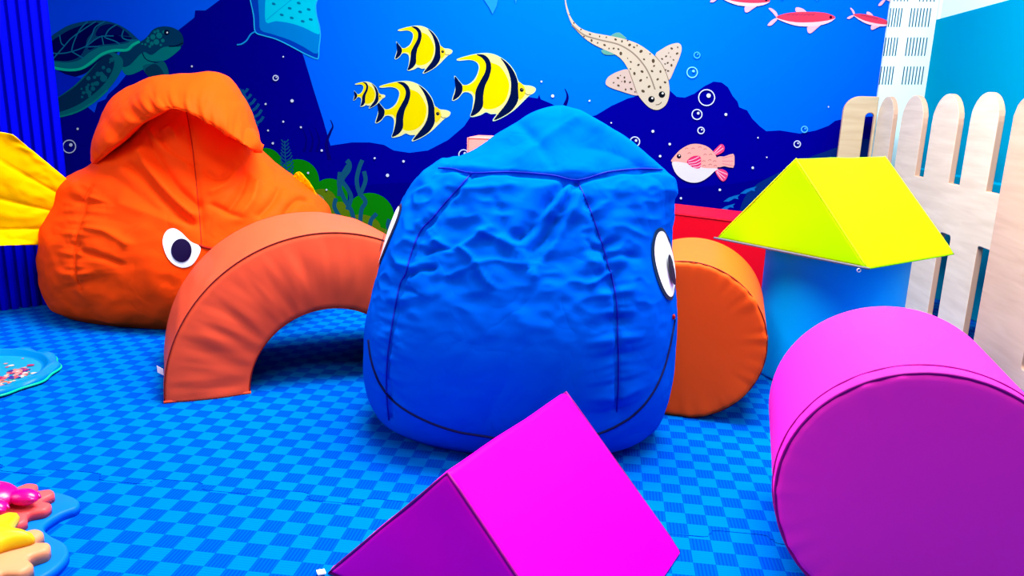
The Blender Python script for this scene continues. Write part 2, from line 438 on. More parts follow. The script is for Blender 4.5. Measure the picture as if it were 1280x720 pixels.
poly(T([(545, 270), (572, 300), (565, 350), (530, 410), (470, 470), (390, 525), (300, 560), (230, 570), (230, 525), (300, 485), (380, 430), (440, 370), (500, 300)]), (2, 46, 88), 4)
stroke(T([(230, 590), (300, 583), (390, 557), (470, 510), (540, 450)]), 2.2, (0, 136, 130))
random.seed(3)
for k in range(26):
    t = random.random(); x = 550-140*t+random.uniform(-22, 22); y = 300+185*t+random.uniform(-25, 25)
    dot(x/4, y/4, random.uniform(.9, 3.0), (4, 100, 120), lay=LAY[0]+1 if k % 2 else None)
dot(520/4, 392/4, 4.5, (4, 100, 120)); dot(545/4, 352/4, 3.0, (4, 100, 120))
LAY[0] += 2
poly(T([(200, 240), (258, 182), (300, 152), (350, 125), (430, 106), (510, 103), (580, 118), (640, 150), (690, 195), (702, 208), (670, 235), (640, 258), (570, 262), (510, 285), (450, 330), (400, 350), (340, 352), (262, 338), (200, 330)]), (4, 68, 112), 4)
poly(T([(200, 290), (262, 306), (340, 312), (400, 300), (450, 262), (510, 232), (580, 225), (640, 215), (655, 202), (700, 207), (670, 235), (640, 258), (570, 262), (510, 285), (450, 330), (400, 350), (340, 352), (262, 338), (200, 330)]), (4, 114, 130), 4)
poly(T([(205, 262), (262, 205), (300, 180), (350, 150), (430, 122), (500, 118), (440, 190), (430, 232), (400, 282), (340, 305), (262, 300), (205, 290)]), (0, 0, 84), 3)
poly(T([(445, 225), (500, 190), (560, 170), (600, 180), (660, 188), (640, 205), (570, 218), (500, 225), (450, 250)]), (0, 0, 84), 3)
poly(T([(480, 180), (500, 135), (550, 120), (600, 135), (650, 178), (610, 178), (540, 175)]), (2, 12, 92), 3)
stroke(T([(240, 330), (300, 345), (360, 350), (410, 342), (460, 310), (510, 272), (570, 252), (635, 250), (665, 225), (700, 207)]), 3.2, (6, 196, 160))
for st in ([(230, 262), (300, 268), (360, 258), (430, 232), (500, 185), (570, 180)], [(262, 300), (320, 235), (360, 190), (430, 140), (480, 108)], [(300, 175), (308, 215), (325, 230)], [(360, 255), (370, 215), (400, 150), (440, 108)], [(430, 235), (460, 180), (480, 135), (525, 108)], [(510, 178), (520, 225)], [(360, 258), (420, 292)], [(525, 190), (545, 150), (590, 120)], [(530, 190), (575, 205), (600, 220)], [(620, 150), (612, 185), (640, 200), (690, 200)], [(430, 235), (500, 232)]):
    stroke(T(st), 1.5, (12, 108, 150))
# water seen between shell and flipper
poly(T([(290, 352), (330, 372), (410, 392), (370, 430), (300, 482), (262, 500), (262, 350)]), (0, 36, 214))

# manta ray
K = lambda pts: Q(280, 0, 4, pts)
poly(K([(120, -60), (133, 0), (150, 80), (158, 158), (200, 178), (260, 195), (330, 228), (400, 266), (462, 293), (472, 285), (476, 240), (483, 180), (478, 130), (465, 80), (460, 30), (468, 0), (475, -60)]), (0, 62, 190), 3)
poly(K([(170, -60), (172, 0), (178, 90), (185, 150), (240, 170), (330, 200), (400, 235), (468, 268), (480, 180), (478, 130), (465, 80), (460, 30), (468, 0), (470, -60)]), (0, 132, 222), 3)
poly(K([(205, -60), (208, 0), (210, 110), (260, 106), (330, 116), (400, 138), (474, 172), (478, 130), (465, 80), (460, 30), (468, 0), (470, -60)]), (0, 208, 240), 3)
stroke(K([(215, 100), (260, 62), (335, 2), (360, -20)]), .9, (0, 160, 225))
for (x, y) in ((250, 20), (375, 16), (330, 42), (425, 48), (382, 60), (290, 75), (340, 90), (395, 107), (435, 98)): dot(280+x/4, y/4, 2.6, (0, 118, 168), 1.6, .3)
stroke(K([(120, -60), (133, 0), (150, 80), (158, 158), (200, 178), (260, 195), (330, 228), (400, 266), (462, 293), (474, 285), (476, 240), (483, 180), (478, 130), (465, 80), (460, 30), (468, 0)]), 1.5, (30, 178, 250))
stroke(K([(158, 158), (135, 172), (115, 202), (90, 220), (66, 224)]), 1.8, (20, 150, 240))

# angelfish
def angelfish(x0, y0, sx, sy):
    g = lambda pts: [(x0+(x-22)/418*sx, y0+(y-265)/340*sy) for x, y in pts]
    out = [(45, 298), (80, 285), (140, 271), (200, 267), (250, 281), (300, 315), (335, 362), (350, 403), (375, 425), (415, 431), (438, 443), (430, 463), (405, 478), (370, 512), (330, 550), (280, 583), (232, 604), (227, 597), (245, 570), (215, 569), (190, 560), (160, 575), (114, 583), (122, 550), (128, 500), (120, 472), (97, 460), (74, 464), (50, 492), (22, 502), (35, 455), (40, 420), (33, 380), (52, 400), (75, 425), (100, 424), (130, 402), (148, 370), (156, 335), (143, 310), (110, 299), (60, 303)]
    stroke(g(out), 1.1*max(.6, sx/105), (150, 215, 235), 3, True)
    poly(g(out), (236, 232, 150), 3)
    poly(g([(45, 298), (90, 284), (145, 274), (185, 295), (192, 340), (172, 400), (150, 430), (135, 475), (120, 458), (95, 455), (75, 458), (75, 428), (105, 425), (135, 405), (152, 370), (159, 330), (142, 308), (100, 298)]), (240, 222, 5), 3)
    poly(g([(200, 312), (230, 318), (262, 335), (290, 375), (306, 420), (300, 470), (280, 512), (240, 540), (195, 546), (172, 530), (172, 480), (190, 420), (210, 360)]), (238, 218, 0), 4)
    poly(g([(142, 273), (180, 274), (208, 300), (217, 340), (205, 390), (186, 430), (177, 480), (175, 530), (150, 565), (114, 581), (125, 545), (135, 500), (140, 450), (165, 400), (186, 360), (190, 320), (170, 290)]), (2, 16, 66), 3)
    poly(g([(262, 289), (300, 318), (332, 362), (348, 405), (355, 450), (350, 505), (320, 552), (275, 583), (230, 601), (255, 565), (290, 520), (312, 470), (315, 410), (303, 360), (285, 322)]), (2, 16, 66), 3)
    poly(g([(34, 383), (55, 405), (73, 430), (70, 462), (50, 488), (24, 500), (38, 450)]), (2, 16, 66), 3)
    poly(g([(353, 412), (378, 428), (388, 468), (358, 502), (352, 460)]), (240, 214, 30), 3)
    dot(x0+(369-22)/418*sx, y0+(450-265)/340*sy, 10/418*sx, (5, 15, 50)); dot(x0+(371-22)/418*sx, y0+(447-265)/340*sy, 3/418*sx, (150, 150, 60))
    stroke(g([(385, 465), (398, 474), (413, 472)]), .8*sx/105, (40, 40, 60), 3)
angelfish(565.5, 66.2, 104.5, 85)
angelfish(493.8, 32, 72, 60)
angelfish(469.5, 101, 94, 75.5)
angelfish(442, 102, 40, 33.5)

# zebra shark
Z = lambda pts: Q(560, 0, 4, pts)
for f in ([(815, 185), (830, 168), (855, 163), (880, 180), (890, 195)], [(768, 250), (775, 268), (800, 275), (840, 270), (820, 245)]): poly(Z(f), (90, 160, 150), 3)
sand = (200, 188, 168)
finR = [(1035, 280), (1075, 242), (1120, 220), (1155, 217), (1168, 240), (1160, 280), (1135, 340), (1105, 400), (1080, 350)]
finL = [(905, 350), (850, 358), (805, 382), (788, 410), (800, 432), (860, 455), (950, 477), (940, 420)]
body = [(588, -60), (590, 0), (600, 45), (620, 95), (660, 138), (720, 163), (800, 178), (880, 195), (950, 220), (1010, 260), (1060, 310), (1092, 370), (1106, 430), (1105, 480), (1088, 525), (1050, 549), (1010, 540), (975, 508), (948, 470), (928, 420), (902, 350), (870, 300), (830, 270), (780, 248), (720, 218), (670, 180), (625, 130), (600, 75), (586, 20), (580, -60)]
poly(Z(finR), (200, 186, 172), 4); poly(Z(finL), (200, 178, 168), 4)
poly(Z(body), sand, 4)
stroke(Z([(1035, 280), (1068, 320), (1092, 370), (1103, 405)]), .8, (120, 100, 85)); stroke(Z([(903, 350), (925, 410), (945, 468)]), .8, (120, 100, 85))
stroke(Z([(620, 125), (680, 175), (760, 200), (850, 222), (920, 262), (975, 320), (1010, 380), (1035, 448)]), 1.8, (140, 126, 112))
spots = [(608, 75, 3), (630, 115, 4), (665, 148, 4), (710, 172, 5), (758, 183, 4), (792, 187, 4), (838, 198, 6), (870, 207, 5), (898, 203, 4), (680, 183, 4), (718, 203, 6), (748, 215, 4), (783, 226, 6), (805, 243, 4), (828, 243, 5), (852, 246, 5), (864, 268, 8), (908, 225, 7), (930, 237, 5), (945, 228, 4), (965, 257, 8), (980, 297, 5), (1026, 305, 9), (1030, 330, 5), (1020, 356, 6), (1062, 358, 6), (1048, 397, 6), (1085, 412, 6), (995, 388, 4), (963, 402, 7), (970, 358, 7), (932, 368, 7), (952, 325, 6), (914, 310, 5), (898, 292, 3), (1005, 433, 7), (975, 456, 8), (1062, 437, 6), (1088, 350, 4), (1102, 355, 4), (912, 345, 4), (1010, 270, 4), (850, 390, 6), (884, 408, 6), (828, 414, 4), (852, 428, 6), (882, 388, 5), (910, 412, 5), (916, 445, 6), (888, 448, 5), (868, 408, 3), (862, 378, 3), (935, 460, 4),
         (1145, 268, 6), (1118, 243, 6), (1148, 237, 4), (1090, 282, 5), (1070, 295, 5), (1117, 327, 6), (1098, 315, 5), (1127, 300, 4), (1112, 285, 3), (1103, 265, 3), (1085, 320, 4), (1098, 355, 4)]
LL = LAY[0]+1; LAY[0] += 1
for i, (x, y, r) in enumerate(spots): dot(560+x/4, y/4, r*.3, (84, 68, 52), r*.22, .5+i % 3, lay=LL, n=10)
for (x, y) in ((1017, 497), (1069, 473)): dot(560+x/4, y/4, 4.1, (12, 16, 26)); dot(560+(x+4)/4, (y-6)/4, 1.2, (235, 240, 240))
stroke(Z([(1038, 524), (1055, 522), (1068, 510)]), .9, (70, 40, 40), 3)

# salmon-red fish
def redfish(ox, oy, s, k, ang=0, flip=False):
    ca, sa = math.cos(ang), math.sin(ang)
    g = lambda pts: [(ox+((x-725)*ca-(y-95)*sa)*k, oy+((x-725)*sa+(y-95)*ca)*k) for x, y in pts]
    pk = (240, 180, 200)
    poly(g([(605, 92), (585, 68), (562, 43), (575, 42), (600, 60), (608, 80)]), pk, 3); poly(g([(605, 90), (580, 100), (556, 126), (575, 128), (600, 105)]), pk, 3)
    poly(g([(705, 65), (695, 45), (705, 37), (735, 45), (752, 66)]), pk, 3)
    poly(g([(760, 130), (757, 160), (772, 167), (800, 145), (822, 122)]), pk, 3)
    poly(g([(600, 88), (650, 68), (730, 60), (820, 62), (870, 72), (895, 90), (860, 115), (800, 130), (720, 132), (650, 115)]), (244, 200, 214), 3)
    poly(g([(600, 86), (650, 67), (730, 60), (820, 62), (870, 72), (895, 90), (850, 104), (780, 112), (700, 112), (640, 102)]), (228, 60, 92), 3)
    for i in range(7): stroke(g([(655+20*i, 72), (663+20*i, 77), (672+20*i, 70)]), .9, (150, 50, 90), 2)
    d = g([(872, 87)])[0]; dot(d[0], d[1], 1.8*k*4, (60, 10, 50))
redfish(820+725/4, 95/4, 1, .25)
redfish(820+1062/4, 98/4, 1, .16, .24)
redfish(820+420/4, 8/4-3, 1, .22, .1)
redfish(820+1240/4, -2/4-2, 1, .2, -.1)
# hints of light in the water at the top
for p in ([(600, -8), (612, 10), (616, 18), (621, 8), (624, -8)], [(642, -6), (645, 5), (648, -6)], [(1018, -3), (1021, 2), (1023, -3)], [(974, -3), (977, 1), (980, -3)]): poly(p, (30, 150, 255))

# puffer fish
A = lambda pts: Q(780, 140, 4, pts)
for f in ([(440, 205), (465, 175), (485, 160), (500, 170), (498, 195), (465, 215)], [(455, 290), (490, 285), (518, 305), (510, 335), (492, 346), (470, 325)]):
    poly(A(f), (232, 60, 120), 3)
for st in ([(450, 205), (485, 168)], [(455, 210), (495, 180)], [(462, 295), (505, 330)], [(465, 290), (515, 312)], [(462, 300), (492, 340)]): stroke(A(st), .9, (250, 190, 210), 2)
poly(A([(465, 225), (500, 222), (545, 208), (551, 240), (545, 278), (500, 270), (465, 275)]), (240, 166, 160), 2)
for y in (230, 245, 258): stroke(A([(490, y), (545, y-12+(y-230)*.8)]), .9, (225, 120, 140), 2)
poly(A([(235, 242), (255, 215), (285, 185), (330, 162), (375, 160), (420, 175), (450, 205), (465, 235), (470, 270), (450, 295), (420, 325), (380, 348), (335, 352), (290, 335), (258, 305), (243, 272), (242, 252)]), (240, 166, 156), 3)
poly(A([(242, 250), (280, 250), (340, 262), (400, 280), (468, 282), (450, 297), (420, 325), (380, 348), (335, 352), (290, 335), (258, 305), (243, 272)]), (226, 218, 230), 3)
poly(A([(313, 250), (330, 228), (355, 218), (380, 222), (385, 250), (380, 278), (360, 282), (335, 272)]), (222, 42, 104), 3)
for st in ([(320, 245), (350, 235), (375, 222)], [(320, 255), (355, 250), (382, 235)], [(328, 265), (360, 262), (384, 250)], [(345, 275), (370, 274), (383, 265)]): stroke(A(st), 1.0, (250, 180, 205), 3)
for (x, y) in ((312, 182), (345, 182), (378, 175), (405, 185), (325, 205), (432, 212), (405, 212), (398, 245), (428, 240), (452, 245), (400, 268), (430, 262), (455, 268)): stroke(A([(x-8, y+3), (x, y-3), (x+8, y+2)]), .8, (190, 105, 110), 2)
dot(780+274/4, 140+221/4, 2.8, (24, 10, 40)); dot(780+276/4, 140+217/4, .9, (240, 230, 240))

# bubbles and plankton dots
for b in ((883, 122, 10), (871, 143, 6.2), (876, 163, 4), (865, 90.5, 6.5, (120, 220, 255)), (871, 69, 3.7, (60, 180, 255)), (1005, 161.5, 3.8, (80, 190, 255)), (996, 180, 4), (88, 183, 8), (793.5, 177, 6), (345.5, 97.5, 3.2), (580, 193, 6), (398, 251, 7.5, (130, 150, 110))): bubble(*b)
LL = LAY[0]+1; LAY[0] += 1
for (x, y, r) in ((355, 71, 1), (366, 126, 2.1), (333, 130, 1.3), (355, 152, 1.3), (377, 159, 1.3), (336, 163, 1.2), (342, 179, 1.5), (403, 188, 1.5), (469, 197.5, 1.3), (505, 201.5, 1.6), (485, 219, 2.1), (241, 83, 1.3), (98.5, 161, 1.5), (677, 102, 1.2), (691, 120, 2), (737, 126, 1.2), (764, 153.5, 1), (816, 164, 1.8), (837, 180, 1.6), (825, 195, 1.6), (947, 172, 1), (907, 143, 1.8), (1035, 133.5, .9), (940.5, 209.5, 1.6), (899.5, 237, 1.6), (851, 247.5, 1.5), (958, 196.5, .9), (386, 216, 1.4), (409, 237, 1.2)):
    dot(x, y, r, (215, 225, 255), lay=LL, n=10)
# the print sits on a thin board
bd = len(MV)
for (x, y, z) in ((WX0, YW-.0042, WZ0), (WX1, YW-.0042, WZ0), (WX1, YW-.0042, WZ1), (WX0, YW-.0042, WZ1), (WX0, YW-.0002, WZ0), (WX1, YW-.0002, WZ0), (WX1, YW-.0002, WZ1), (WX0, YW-.0002, WZ1)): MV.append(Vector((x, y+.0005, z)))
for f in ((0, 4, 5, 1), (1, 5, 6, 2), (2, 6, 7, 3), (3, 7, 4, 0), (4, 7, 6, 5)): MF.append(tuple(bd+k for k in f)); MI.append(0)
mural = mesh_obj('underwater_mural', MV, MF, MM, smooth=False, midx=MI)
tag(mural, 'blue printed underwater mural with turtle, yellow striped fish and spotted shark on the back wall', 'mural')

# pale slotted panel beside the mural
sp = empty('slotted_panel', (1.25, YW-.01, 0), 'pale blue wall panel with rows of dark slits, right of the mural', 'wall panel')
pb = bm_obj('board', box_bm(1.148, 1.34, YW-.016, YW-.0005, 0, 2.3, .001), mat('slot_board', rgb(200, 232, 235), .6, .05)); reparent(pb, sp)
SD = mat('slit_dark', rgb(8, 70, 100), .7)
def slit(xm, z0, z1):
    reparent(bm_obj('slit', box_bm(xm-.0022, xm+.0022, YW-.0168, YW-.0155, z0, z1), SD), sp)
C5 = lambda x, y: (1020+x/4, y/4)
for (y0, y1, xa, xb) in ((40, 135, (372, 386, 400, 414, 428), (476, 491, 507, 523, 539, 555, 571)), (187, 280, (348, 362, 377, 392, 406), (457, 473, 489, 505, 521, 537, 553)), (332, 423, (326, 341, 356, 371, 386), (440, 456, 472, 488, 504, 520, 536))):
    for x in xa+xb:
        a = on_y(*C5(x, y0), YW-.017); b = on_y(*C5(x-7, y1), YW-.017)
        slit((a.x+b.x)/2, b.z, a.z)
# further rows of the same slits above and hidden lower
for dz in (1, 2):
    for xm in [1.160+i*.0135 for i in range(5)]+[1.262+i*.0145 for i in range(5)]:
        slit(xm, 1.03+dz*.137-.005, 1.03+dz*.137+.085)

# ------------------------------------------------------------------ wooden playpen fence
def panel_outline(L, H, slots, tops, r=.07):
    """outline of a picket panel: tops = [(a,b)] rounded pickets between gaps that are cut down to zc."""
    pts = [(0, 0), (L, 0)]
    zc = .478
    for (a, b) in reversed(tops):
        rr = (b-a)/2; cx = (a+b)/2; q = .10 if rr > .09 else rr
        pts.append((b, zc if b < L-.001 else 0.0) if b < L-.001 else (b, .05))
        n = 14
        for k in range(n+1):
            t = PI*k/n
            x = cx+rr*math.copysign(abs(math.cos(t))**.8, math.cos(t)); z = H-q+q*math.sin(t)**.8
            pts.append((x, z))
        pts.append((a, zc) if a > .001 else (a, .05))
    return pts
def ply_panel(name, origin, ax, nrm, outline, holes, th, mface, label, bev=.003):
    """extruded board; outline and holes are (along, z) loops"""
    root = empty(name, origin, label, 'fence')
    bm = bmesh.new(); ax = Vector(ax); nrm = Vector(nrm)
    loops = [outline]+holes; geom = []
    fr = []; 
    for lp in loops:
        vs = [bm.verts.new(ax*a+Vector((0, 0, z))) for a, z in lp]; fr.append(vs)
        for k in range(len(vs)): geom.append(bm.edges.new((vs[k-1], vs[k])))
    res = bmesh.ops.triangle_fill(bm, use_beauty=True, use_dissolve=False, edges=geom, normal=nrm)
    bmesh.ops.recalc_face_normals(bm, faces=bm.faces)
    ff = list(bm.faces)
    ext = bmesh.ops.extrude_face_region(bm, geom=ff)
    nv = [g for g in ext['geom'] if isinstance(g, bmesh.types.BMVert)]
    bmesh.ops.translate(bm, verts=nv, vec=-nrm*th)
    bmesh.ops.recalc_face_normals(bm, faces=bm.faces)
    for f in bm.faces:
        if abs(f.normal.dot(nrm)) < .5: f.material_index = 1
    o = bm_obj('board', bm, [mface, M['ply_edge']], root)
    md = o.modifiers.new('bevel', 'BEVEL'); md.width = bev; md.segments = 2; md.limit_method = 'ANGLE'; md.angle_limit = math.radians(50)
    return root
def rslot(a, b, z0, z1, r=.012):
    pts = []
    for cx, cz, s in ((b-r, z1-r, 0), (a+r, z1-r, 1), (a+r, z0+r, 2), (b-r, z0+r, 3)):
        for k in range(5):
            t = s*PI/2+k/4*PI/2; pts.append((cx+r*math.cos(t), cz+r*math.sin(t)))
    return pts
FX = 1.123; FT = .018
# side panel: runs from Y=3.48 (far) to Y=2.335 (near); coordinate 'a' grows toward the camera
Ya = 3.475; gaps = [(3.29, 3.20), (2.985, 2.905), (2.695, 2.613), (2.434, 2.352)]
tops = []; e = 0.0
for g0, g1 in gaps:
    tops.append((e, Ya-g0)); e = Ya-g1
Ln = Ya-2.332
outl = panel_outline(Ln, .768, None, tops)
outl = [(0, 0), (Ln, 0), (Ln, .478)]+outl[3:] if False else outl
# last strip beside the corner stays low behind the corner board
pts = [(0, 0), (Ln, 0), (Ln, .70), (Ln-.010, .672), (Ln-.017, .63), (Ya-2.352, .60), (Ya-2.352, .478)]
zc = .478
for (a, b) in reversed(tops):
    rr = (b-a)/2; cx = (a+b)/2; q = rr*.95
    pts.append((b, zc))
    for k in range(17):
        t = PI*k/16; pts.append((cx+rr*math.cos(t), .768-q+q*math.sin(t)))
    if a > .001: pts.append((a, zc))
holes = [rslot(Ya-g0, Ya-g1, .02, .315) for g0, g1 in gaps]
holes[-1] = rslot(Ya-2.425, Ya-2.345, .014, .315, .010)
ply_panel('fence_panel', (FX, Ya, 0), (0, -1, 0), (-1, 0, 0), pts, holes, FT, M['birch'], 'long pale birch picket fence panel in front of the teal wall, with rounded slat tops')
# far panel, parallel to the mural
pts = [(0, .0), (.139, 0), (.139, .768)]
for k in range(9):
    t = PI/2+k/8*PI/2; pts.append((.065+.065*math.cos(t), .703+.065*math.sin(t)))
ply_panel('fence_panel', (.983, 3.48, 0), (1, 0, 0), (0, -1, 0), pts, [rslot(.092, .128, .05, .70, .017)], FT, M['birch_far'], 'short beige wooden fence panel at the far corner, against the mural')
# near panel, turned to face the camera
pts = [(0, 0), (.62, 0), (.62, .62)]
for (a, b) in ((.345, .62), (-.03, .26)):
    rr = (b-a)/2; cx = (a+b)/2
    if b < .6: pts += [(.345, .478), (.26, .478)]
    for k in range(25):
        t = PI*k/24; x = cx+rr*math.cos(t)
        if x > .001: pts.append((x, .768-rr*.95+rr*.95*math.sin(t)))
pts.append((0, .70))
pts2 = []
for p in pts:
    if not pts2 or (abs(p[0]-pts2[-1][0])+abs(p[1]-pts2[-1][1]) > 1e-4): pts2.append(p)
ply_panel('fence_panel', (FX-.012, 2.326, 0), (0, -1, 0), (-1, 0, 0), pts2, [rslot(.27, .335, .05, .315)], .02, M['birch_pink'], 'pinkish birch fence panel at the right edge, nearest the camera')

# ------------------------------------------------------------------ soft foam shapes
def piping(name, pts, m, parent, r=.0022, closed=False):
    return tube(name, pts, r, m, parent, 6, closed)
def foam_prism(name, A, ph, w, t, l, z0, m, mseam, label, soft=.010, zipped=False):
    a = Vector((math.cos(ph), math.sin(ph), 0)); b = Vector((-math.sin(ph), math.cos(ph), 0))
    root = empty(name, (A[0]+(a.x*w+b.x*l)/2, A[1]+(a.y*w+b.y*l)/2, z0), label, 'foam block')
    o0 = Vector((A[0], A[1], z0))-root.location
    tri = [o0, o0+a*w, o0+a*w/2+Vector((0, 0, t))]
    bm = bmesh.new()
    v0 = [bm.verts.new(p) for p in tri]; v1 = [bm.verts.new(p+b*l) for p in tri]
    bm.faces.new(v0); bm.faces.new(v1[::-1])
    for i in range(3): bm.faces.new((v0[i], v1[i], v1[(i+1) % 3], v0[(i+1) % 3]))
    bmesh.ops.recalc_face_normals(bm, faces=bm.faces)
    bmesh.ops.bevel(bm, geom=list(bm.edges), offset=soft, segments=4, profile=.5, affect='EDGES')
    bmesh.ops.triangulate(bm, faces=[f for f in bm.faces if f.calc_area() > .01])
    bmesh.ops.subdivide_edges(bm, edges=[e for e in bm.edges if e.calc_length() > .06], cuts=10, use_grid_fill=True)
    cen = (tri[0]+tri[1]+tri[2])/3+b*l/2
    for v in bm.verts:      # faint softness of a vinyl cover over foam
        n_ = noise.noise(v.co*9)*.0025; d_ = (v.co-cen).normalized()
        if v.co.z > o0.z+.004: v.co += d_*n_
    body = bm_obj('cover', bm, m, root, True)
    md = body.modifiers.new('n', 'WEIGHTED_NORMAL')
    # seam piping round both end triangles
    for k, off in enumerate((.003, l-.003)):
        pp = []
        cc = (tri[0]+tri[1]+tri[2])/3
        for i in range(3):
            p, q = tri[i], tri[(i+1) % 3]
            for s in range(12):
                x = p+(q-p)*(s/12)
                pp.append(x+(cc-x)*.028+b*off)
        piping('seam_piping', pp, mseam, root, .0024, True)
    return root, a, b, o0

# magenta prism in front
rt, a_, b_, o0 = foam_prism('foam_prism', (-.385, .963), -.404, .439, .229, .348, 0, M['magenta_vinyl'], M['magenta_seam'], 'hot pink triangular foam prism lying in front of the blue fish bean bag')
lb = bm_obj('sewn_tag', box_bm(-.012, .0, -.006, .006, .004, .006), M['label_white'], rt); lb.location = o0+Vector((.002, -.004, .0)); lb.rotation_euler = (0, .1, .6); tag(lb, 'tiny white sewn tag')

# yellow prism on the blue roller
YA = (.297, 2.086); yh = .351
rt, a_, b_, o0 = foam_prism('foam_prism', YA, -.837, .445, .235, .397, yh, M['yellow_vinyl'], M['yellow_seam'], 'bright yellow triangular foam prism resting on top of the blue roller')
z1 = [o0+a_*(.445*s/10)+Vector((0, 0, .004))-b_*.0005 for s in range(11)]
piping('zip_tape', z1, M['zip'], rt, .0024); z2 = [p+Vector((0, 0, -.001))-b_*.0028 for p in z1]
piping('zip', z2, M['zip_dark'], rt, .0016)
ring = [o0+a_*.425-b_*.006+Vector((.004*math.cos(t), .002, .004*math.sin(t)-.004)) for t in [2*PI*k/12 for k in range(12)]]
z3 = piping('zip_pull', ring, M['metal'], rt, .0012, True); tag(z3, 'small metal zip pull')

def roller(name, c, ph, R, L, m, mseam, label, standing=False, pucker=.0, seams=(0,), rim=.01):
    """soft cylinder; axis horizontal along ph, or vertical"""
    root = empty(name, (c[0], c[1], 0), label, 'foam roller')
    if standing: ax = Vector((0, 0, 1)); u = Vector((1, 0, 0)); w = Vector((0, 1, 0)); base = Vector((0, 0, 0))
    else:
        ax = Vector((math.cos(ph), math.sin(ph), 0)); u = Vector((-math.sin(ph), math.cos(ph), 0)); w = Vector((0, 0, 1)); base = Vector((0, 0, R))
    prof = []
    nb = 10
    for k in range(nb): prof.append((R*(k/nb)*.97, 0.0))
    for k in range(7):
        t = k/6*PI/2; prof.append((R-rim+rim*math.sin(t), rim-rim*math.cos(t)))
    for k in range(1, 24): prof.append((R, rim+(L-2*rim)*k/24))
    for k in range(7):
        t = k/6*PI/2; prof.append((R-rim+rim*math.cos(t), L-rim+rim*math.sin(t)))
    for k in range(nb-1, -1, -1): prof.append((R*(k/nb)*.97, L))
    n = 180; vs = []; fs = []
    for i, (r, h) in enumerate(prof):
        for k in range(n):
            t = 2*PI*k/n
            rr = r; hh = h
            if r > .02 and pucker:
                nz = noise.noise(Vector((math.cos(t)*9, math.sin(t)*9, h*4)))
                edge = math.exp(-((R-r)/.03)**2) if h < .001 else math.exp(-(h/.03)**2)
                if h < L*.5: hh = h-nz*pucker*edge*(1 if h < .02 else 0); rr = r*(1+nz*pucker*edge*1.2/R)
            if not standing and r > R*.9 and math.sin(t) < -.94: rr = r*min(1, .985/abs(math.sin(t))+.0)
            vs.append(base+ax*hh+u*(rr*math.cos(t))+w*(rr*math.sin(t)))
    P = len(prof)
    for i in range(P-1):
        for k in range(n):
            fs.append((i*n+k, i*n+(k+1) % n, (i+1)*n+(k+1) % n, (i+1)*n+k))
    # end caps are drawn to a point by the tiny first ring
    if not standing:
        mz = min(v.z for v in vs)
        for v in vs: v.z -= mz
    o = mesh_obj('cover', vs, fs, m, root)
    bm = bmesh.new(); bm.from_mesh(o.data); bmesh.ops.remove_doubles(bm, verts=bm.verts, dist=1e-5); bmesh.ops.recalc_face_normals(bm, faces=bm.faces); bm.to_mesh(o.data); bm.free()
    dz = 0 if standing else -mz
    for (h, rr, rad, wob) in seams:
        pp = []
        for k in range(120):
            t = 2*PI*k/120; nz = noise.noise(Vector((math.cos(t)*14, math.sin(t)*14, h*40)))*wob
            p = base+ax*(h+nz)+u*((rr)*math.cos(t))+w*((rr)*math.sin(t)); p.z += dz
            p.z = max(p.z, .002); pp.append(p)
        piping('seam', pp, mseam, root, rad, True)
    return root
RC = .188
roller('foam_roller', (.445-.0043, .998-.0246), 1.397, RC, .365, M['orchid_vinyl'], M['magenta_seam'], 'large magenta foam roller lying on its side in the lower right corner', pucker=.0015,
       seams=((.030, RC+.0004, .0016, .0006), (.0035, RC-.0022, .0021, .0008)), rim=.012)
roller('foam_roller', (.187, 1.670), 1.41, .184, .351, M['orange_vinyl'], M['peach_seam'], 'orange foam roller lying end-on behind the right side of the blue fish', pucker=.003,
       seams=((.006, .1832, .0013, .0005),), rim=.012)
roller('foam_roller', (.612, 2.065), 0, .178, .350, M['blue_vinyl'], M['blue_seam'], 'sky blue foam roller standing upright under the yellow prism', standing=True, seams=((.346, .1765, .0012, 0),), rim=.008)

# red block behind
def soft_block(name, c, ang, w, d, h, m, label, bev=.012):
    root = empty(name, (c[0], c[1], 0), label, 'foam block'); root.rotation_euler.z = ang
    bm = box_bm(-w/2, w/2, -d/2, d/2, 0, h, bev, 4); o = bm_obj('cover', bm, m, root, True)
    o.modifiers.new('n', 'WEIGHTED_NORMAL')
    for s in (-1, 1):
        q = .004
        pp = [(-w/2+q, s*(d/2-q*.2), q), (w/2-q, s*(d/2-q*.2), q), (w/2-q, s*(d/2-q*.2), h-q), (-w/2+q, s*(d/2-q*.2), h-q)]
        P2 = []
        for i in range(4):
            a, b = Vector(pp[i]), Vector(pp[(i+1) % 4])
            for k in range(8): P2.append(a+(b-a)*(k/8))
        piping('seam_piping', P2, m, root, .003, True)
    return root
# front face runs from (.0,2.72) to (.53,2.37)
dv = Vector((.84, -.545, 0)).normalized(); nv_ = Vector((-dv.y, dv.x, 0))
cR = Vector((.235, 2.587, 0))+dv*.02+nv_*.12
soft_block('foam_block', (cR.x, cR.y), math.atan2(dv.y, dv.x), .62, .24, .352, M['red_vinyl'], 'glossy red foam block standing between the mural and the orange roller')
soft_block('foam_block', (-.335, 2.9), 0, .372, .2, .57, M['salmon_vinyl'], 'tall salmon pink foam block peeking out behind the blue fish bean bag')

